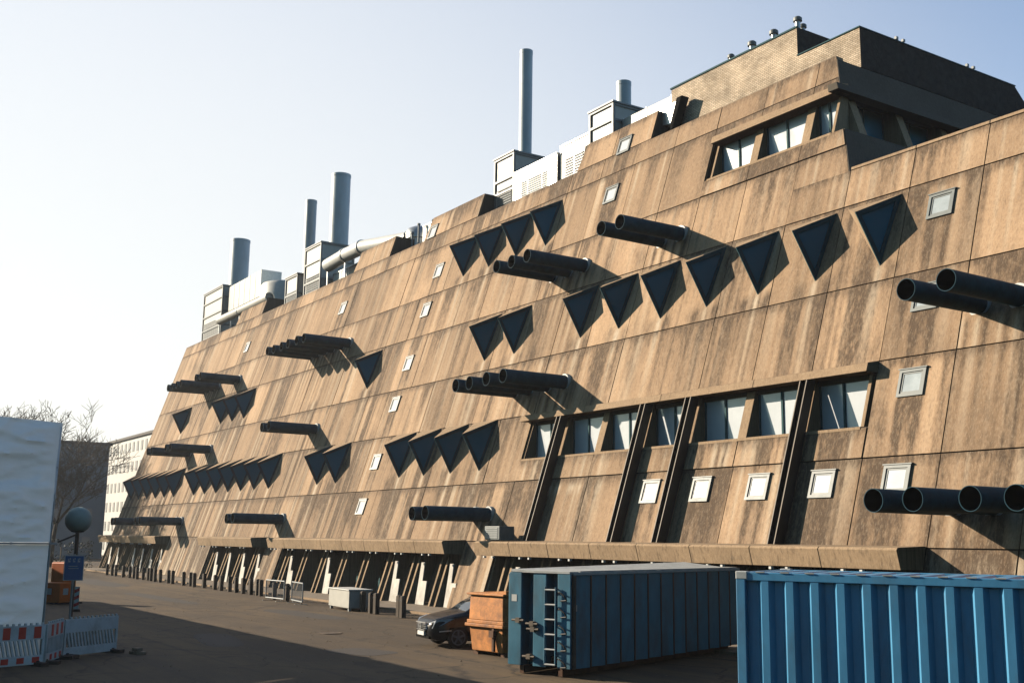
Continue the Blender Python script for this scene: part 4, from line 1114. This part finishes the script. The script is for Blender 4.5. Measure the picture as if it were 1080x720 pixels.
mb = MB()
for u_ in (.05,7.95):
    q = d1*u_-nr*.04; mb.tube((q.x,q.y,0),(q.x,q.y,6.2),.03,n=8)
for k_ in range(1,12):
    q = d2*(k_*3.4)-Vector((0,.45,0)); mb.tube((q.x,q.y,0),(q.x,q.y,5.4),.03,n=8)
split_obj('scaffold_pole', mb, M['grey_metal'], t)
# ---- road-works barriers
def barrier(x0, y0, x1, y1, label, red, lean=0):
    a = Vector((x0,y0)); b = Vector((x1,y1)); L = (b-a).length
    t = thing('barrier_board', label, 'barrier', (x0,y0,0), math.atan2(y1-y0,x1-x0), 'plastic road-works barriers round the sheeted block')
    m = MB(); th = .025
    m.box(0,L,-th,th,.58,.90); m.box(0,L,-th,th,.04,.24); m.box(0,.07,-th-.003,th+.003,.241,.579); m.box(L-.07,L,-th-.003,th+.003,.241,.579)
    n = int(L/.13); 
    for q in range(n):
        x = .10+(L-.24)*q/n; m.hexa([(x,-th,.241),(x+.06,-th,.241),(x+.06,th,.241),(x,th,.241),(x+.11,-th,.579),(x+.17,-th,.579),(x+.17,th,.579),(x+.11,th,.579)])
    for q in range(int(L/.16)): x = .08+q*.16; m.box(x-.03,x+.03,-th*.8,th*.8,.901,.95)
    m.v = [(a_,b_,c_*1.13) for a_,b_,c_ in m.v]; obj('board', m, M['barrier_white'], t, bevel=.006)
    if red:
        for z0, z1, nm in ((.69,.98,'red_block'),(.09,.23,'red_block')):
            m = MB(); x = .12
            while x < L-.2:
                for s in (-1,1): m.box(x,x+.2,s*(th+.0035)-.0015,s*(th+.0035)+.0015,z0,z1)
                x += .42
            split_obj(nm, m, M['barrier_red'], t)
    for x in (.15, L-.15):
        m = MB(); m.box(x-.11,x+.11,-.36,.36,0,.10); m.box(x-.05,x+.05,-.05,.05,.1,.13); obj('foot', m, M['rubber'], t, bevel=.02)
barrier(-33.9,8.44,-32.72,6.75,'plain white barrier board with dark diagonal slots, rightmost of the three', False)
barrier(-32.66,6.70,-31.30,6.02,'short middle barrier board with red blocks and fine slots', True)
barrier(-31.22,5.97,-30.4,3.9,'red and white barrier board at the left edge before the sheeted block', True)
t = thing('paving_block','loose pile of dirty blocks weighing down the barrier end','blocks',(-33.1,8.75,0),R(20))
for i, (x,y,z,r) in enumerate(((0,0,0,0),(.26,.05,0,.3),(.1,.02,.09,.15))):
    m = MB(); m.box(-.12,.12,-.09,.09,0,.085); o = obj('block', m, M['paver'], t, bevel=.01); o.location = (x,y,z); o.rotation_euler = (0,0,r)

# ---- lamp, sign, orange cabinet, beacon
t = thing('street_lamp','street lamp with one large round milky globe on a thin post','street lamp',(-37.75,7.94,0))
m = MB(); m.tube((0,0,0),(0,0,3.42),.06,n=14); m.tube((0,0,0),(0,0,.6),.09,n=14); obj('post', m, M['steel_dark'], t, ang=40)
m = MB(); m.lathe([(.41*math.sin(math.pi*q/16), 3.76-.41*math.cos(math.pi*q/16)) for q in range(1,17)], n=32); obj('globe', m, M['globe'], t, smooth=True)
m = MB(); m.lathe([(.06,3.36),(.2,3.38),(.22,3.43),(.06,3.45)], n=20); m.bar((0,-.02,3.3),(-.3,-.5,3.05),.05); obj('bracket', m, M['steel_dark'], t)
def at(x, y, fhd):       # a spot on the ground seen under photo column x at forward distance fhd
    r = (x-540)/f_*fhd
    return (fh*fhd+rt*r)
p = Vector((-37.1,7.78,0))
faz = math.atan2(-p.x, p.y)   # faces the camera roughly
t = thing('information_sign','blue rectangular sign with small white symbols on a thin post','sign',(p.x,p.y,0), math.atan2(-p.y,-p.x)+math.pi/2+.1)
m = MB(); m.tube((0,.03,0),(0,.03,2.7),.035,n=10); obj('post', m, M['grey_metal'], t)
m = MB(); m.box(-.29,.29,-.02,0,1.89,2.66); obj('sign_plate', m, M['white'], t)
m = MB(); m.box(-.27,.27,-.025,-.0205,1.91,2.64); obj('sign_face', m, M['sign_blue'], t)
m = MB()
for x in (-.14,0,.14): m.box(x-.04,x+.025,-.029,-.0255,2.45,2.50); m.box(x-.04,x-.02,-.029,-.0255,2.50,2.56); m.box(x-.0,x+.025,-.029,-.0255,2.52,2.58)
for z, x0, x1 in ((2.33,-.16,.1),(2.26,-.16,.14)): m.box(x0,x1,-.029,-.0255,z-.012,z+.012)
obj('symbol', m, M['rim_pale'], t)
t = thing('equipment_cabinet','orange tall cabinet with a lower front box bearing a white label','cabinet',(-58.6,11.7,0),R(30))
m = MB(); m.box(-.45,.45,-.2,.6,.08,1.95); obj('tall_case', m, M['orange'], t, bevel=.05)
m = MB(); m.box(.0,1.0,-.85,-.21,.08,1.02); lb = obj('front_case', m, M['orange'], t, bevel=.04)
m = MB(); m.box(.12,.45,-.858,-.8505,.45,.75); m.box(1.0005,1.008,-.65,-.35,.45,.75); obj('label_plate', m, M['white'], lb)
m = MB(); m.box(-.5,.9,-.9,.65,0,.08); obj('base', m, M['rubber'], t)
p = Vector((-52.3,11.16,0))
t = thing('warning_beacon','slim red and white striped marker post behind the blue sign','marker post',(p.x,p.y,0), math.atan2(-p.y,-p.x)+math.pi/2)
m = MB(); m.box(-.13,.13,-.02,.02,.1,1.05); obj('board', m, M['white'], t)
m = MB()
for z in (.15,.45,.75): m.hexa([(-.13,-.024,z),(.13,-.024,z+.12),(.13,.024,z+.12),(-.13,.024,z),(-.13,-.024,z+.14),(.13,-.024,z+.26),(.13,.024,z+.26),(-.13,.024,z+.14)])
obj('stripe', m, M['barrier_red'], t)
m = MB(); m.box(-.2,.2,-.35,.35,0,.1); obj('foot', m, M['rubber'], t)

# ------------------------------------------------------------------ trees and far buildings
def bare_tree(x, y, h, seed, label, spread=1.0, dens=1.0):
    r = random.Random(seed)
    t = thing('bare_tree', label, 'tree', (x,y,0), group='bare trees at the far end of the yard')
    trunk, crown = MB(), MB()
    def grow(p, d, L, rad, lvl):
        mb = trunk if lvl < 2 else crown
        n = 3 if lvl < 3 else 2
        for q in range(n):
            d2_ = (d+Vector((r.uniform(-1,1),r.uniform(-1,1),r.uniform(-.4,.6)))*.16).normalized()
            e = p+d2_*(L/n); r1 = rad*(1-.28/n*1.2)
            mb.tube(p, e, rad, r1, n=(8 if lvl < 2 else 5 if lvl < 4 else 3), cap0=False, cap1=False)
            p, d, rad = e, d2_, r1
            if lvl >= 1 and lvl < 6 and q < n-1 and r.random() < .85: side(p, d, L*.6, rad*.5, lvl+1)
        if lvl < 6:
            for q in range((5,3,3,3,2,2,2)[lvl]): side(p, d, L*r.uniform(.62,.82), rad*.72, lvl+1)
    def side(p, d, L, rad, lvl):
        if L < .25 or (lvl > 4 and r.random() > dens): return
        ax = Vector((r.uniform(-1,1),r.uniform(-1,1),r.uniform(-.3,.5))).normalized()
        nd = (d*.75+ax*.75*spread).normalized(); nd.z += .08
        grow(p, nd.normalized(), L, max(rad,.017), lvl)
    grow(Vector((0,0,0)), Vector((0,0,1)), h*.22, h*.016, 0)
    zs_ = sorted(v[2] for v in crown.v); zm = zs_[int(len(zs_)*.965)]; sc = h/zm
    for mb in (trunk, crown): mb.v = [(a*sc*.88,b*sc*.88,c*sc) for a,b,c in mb.v]
    obj('trunk', trunk, M['bark'], t, smooth=True, fix=False); obj('crown', crown, M['twig'], t, fix=False)
bare_tree(-122.5,23.4,12.0,3,'bare tree nearest the left end of the long building')
bare_tree(-126,21.8,15.6,11,'tallest bare tree, rising above the sheeted block')
bare_tree(-119,18.4,12.0,23,'lower bare tree half hidden by the sheeted block')
# evergreen hedge: leaf clumps
def hedge(x, y, lx, ly, h, seed, label):
    r = random.Random(seed); m = MB()
    for q in range(int(lx*ly*h*9)):
        u, v, w_ = r.uniform(-1,1), r.uniform(-1,1), r.random()
        if r.random() < .8:
            s_ = r.choice((0,1,2))
            if s_ == 0: u = math.copysign(r.uniform(.8,1),u)
            elif s_ == 1: v = math.copysign(r.uniform(.8,1),v)
            else: w_ = r.uniform(.85,1)
        top = h*(.85+.3*mnoise.noise(Vector((u*lx*.5,v*ly,seed))))
        p = Vector((u*lx/2, v*ly/2, w_*top)); a = Vector((r.uniform(-1,1),r.uniform(-1,1),r.uniform(-1,1))).normalized(); b = a.orthogonal().normalized(); s_ = r.uniform(.07,.16)
        m.poly([p-a*s_, p+b*s_*.6, p+a*s_, p-b*s_*.6])
    t = thing('hedge', label, 'hedge', (x,y,0), R(-10)); obj('foliage', m, M['leaf'], t, fix=False)
    st_ = MB()
    for q in range(6): X = -lx/2+lx*(q+.5)/6; st_.tube((X,0,0),(X+r.uniform(-.2,.2),0,h*.7),.04,n=6)
    obj('stem', st_, M['bark'], t)
hedge(-101,16.5,9,4,2.6,5,'dark evergreen hedge beyond the orange cabinet')
hedge(-121,24,3.0,6,2.9,6,'dark shrubs against the far left foot of the long building')
# far blocks
def block(x0, x1, y0, y1, h, m, label, rows, cols, facex=False):
    t = thing('apartment_block', label, 'building', ((x0+x1)/2,y0,0)); cx = (x0+x1)/2
    mb = MB(); mb.box(x0-cx,x1-cx,0,y1-y0,0,h); obj('wall', mb, M[m], t)
    mb = MB(); mb.box(x0-cx-.3,x1-cx+.3,-.3,y1-y0+.3,h,h+.4); obj('roof', mb, M['roof'], t)
    fl = h/rows
    wm = MB(); wm.box(-.55,.55,-.06,.02,-.75,.75); wme = wm.mesh('window', M['far_window'])
    wm = MB(); wm.box(-.02,.06,-.55,.55,-.75,.75); wmx = wm.mesh('window', M['far_window'])
    for r_ in range(rows):
        for c in range(cols):
            link('window', wme, t, (x0-cx+(x1-x0)*(c+.5)/cols, -.001, fl*(r_+.55)))
        if facex:
            for c in range(4): link('window', wmx, t, (x1-cx+.001, (y1-y0)*(c+.5)/4, fl*(r_+.55)))
block(-222,-158,45.0,58,18.3,'far_white','sunlit white apartment block seen past the left end of the long building',6,26)
block(-186,-166,20.0,38.4,15.9,'far_grey','grey shaded block behind the bare trees',4,6,True)

gr_ = MB(); rg = random.Random(4)
for q in range(2600):
    if rg.random() < .6: x, y = rg.uniform(-110,-22), 24.3-abs(rg.gauss(0,.5))
    else: x, y = rg.uniform(-70,-20), rg.uniform(8,24)
    a_ = rg.uniform(0,6.3); s_ = rg.uniform(.012,.05); h_ = s_*rg.uniform(.2,.7)
    pts = [(x+s_*math.cos(a_+k_*1.57)*rg.uniform(.6,1), y+s_*math.sin(a_+k_*1.57)*rg.uniform(.6,1), .005) for k_ in range(4)]
    for k_ in range(4): gr_.poly([pts[k_], pts[(k_+1)%4], (x,y,.005+h_)])
go = obj('grit', gr_, mat('grit_and_leaves', (.22,.16,.10), .95, var=.5, vscale=9), fix=False); go['kind'] = 'stuff'

# ------------------------------------------------------------------ the hazy air of a low winter sun
hz_ = MB(); hz_.box(-1700,1700,-1700,1700,-1,75)
hm = bpy.data.materials.new('haze_air'); hm.use_nodes = True; hn = hm.node_tree; hn.nodes.remove(hn.nodes['Principled BSDF'])
pv_ = hn.nodes.new('ShaderNodeVolumePrincipled'); pv_.inputs['Color'].default_value = (.96,.97,1,1); pv_.inputs['Density'].default_value = HAZE; pv_.inputs['Anisotropy'].default_value = .35
hn.links.new(pv_.outputs[0], hn.nodes['Material Output'].inputs['Volume'])
ho = obj('haze', hz_, hm); ho['kind'] = 'stuff'
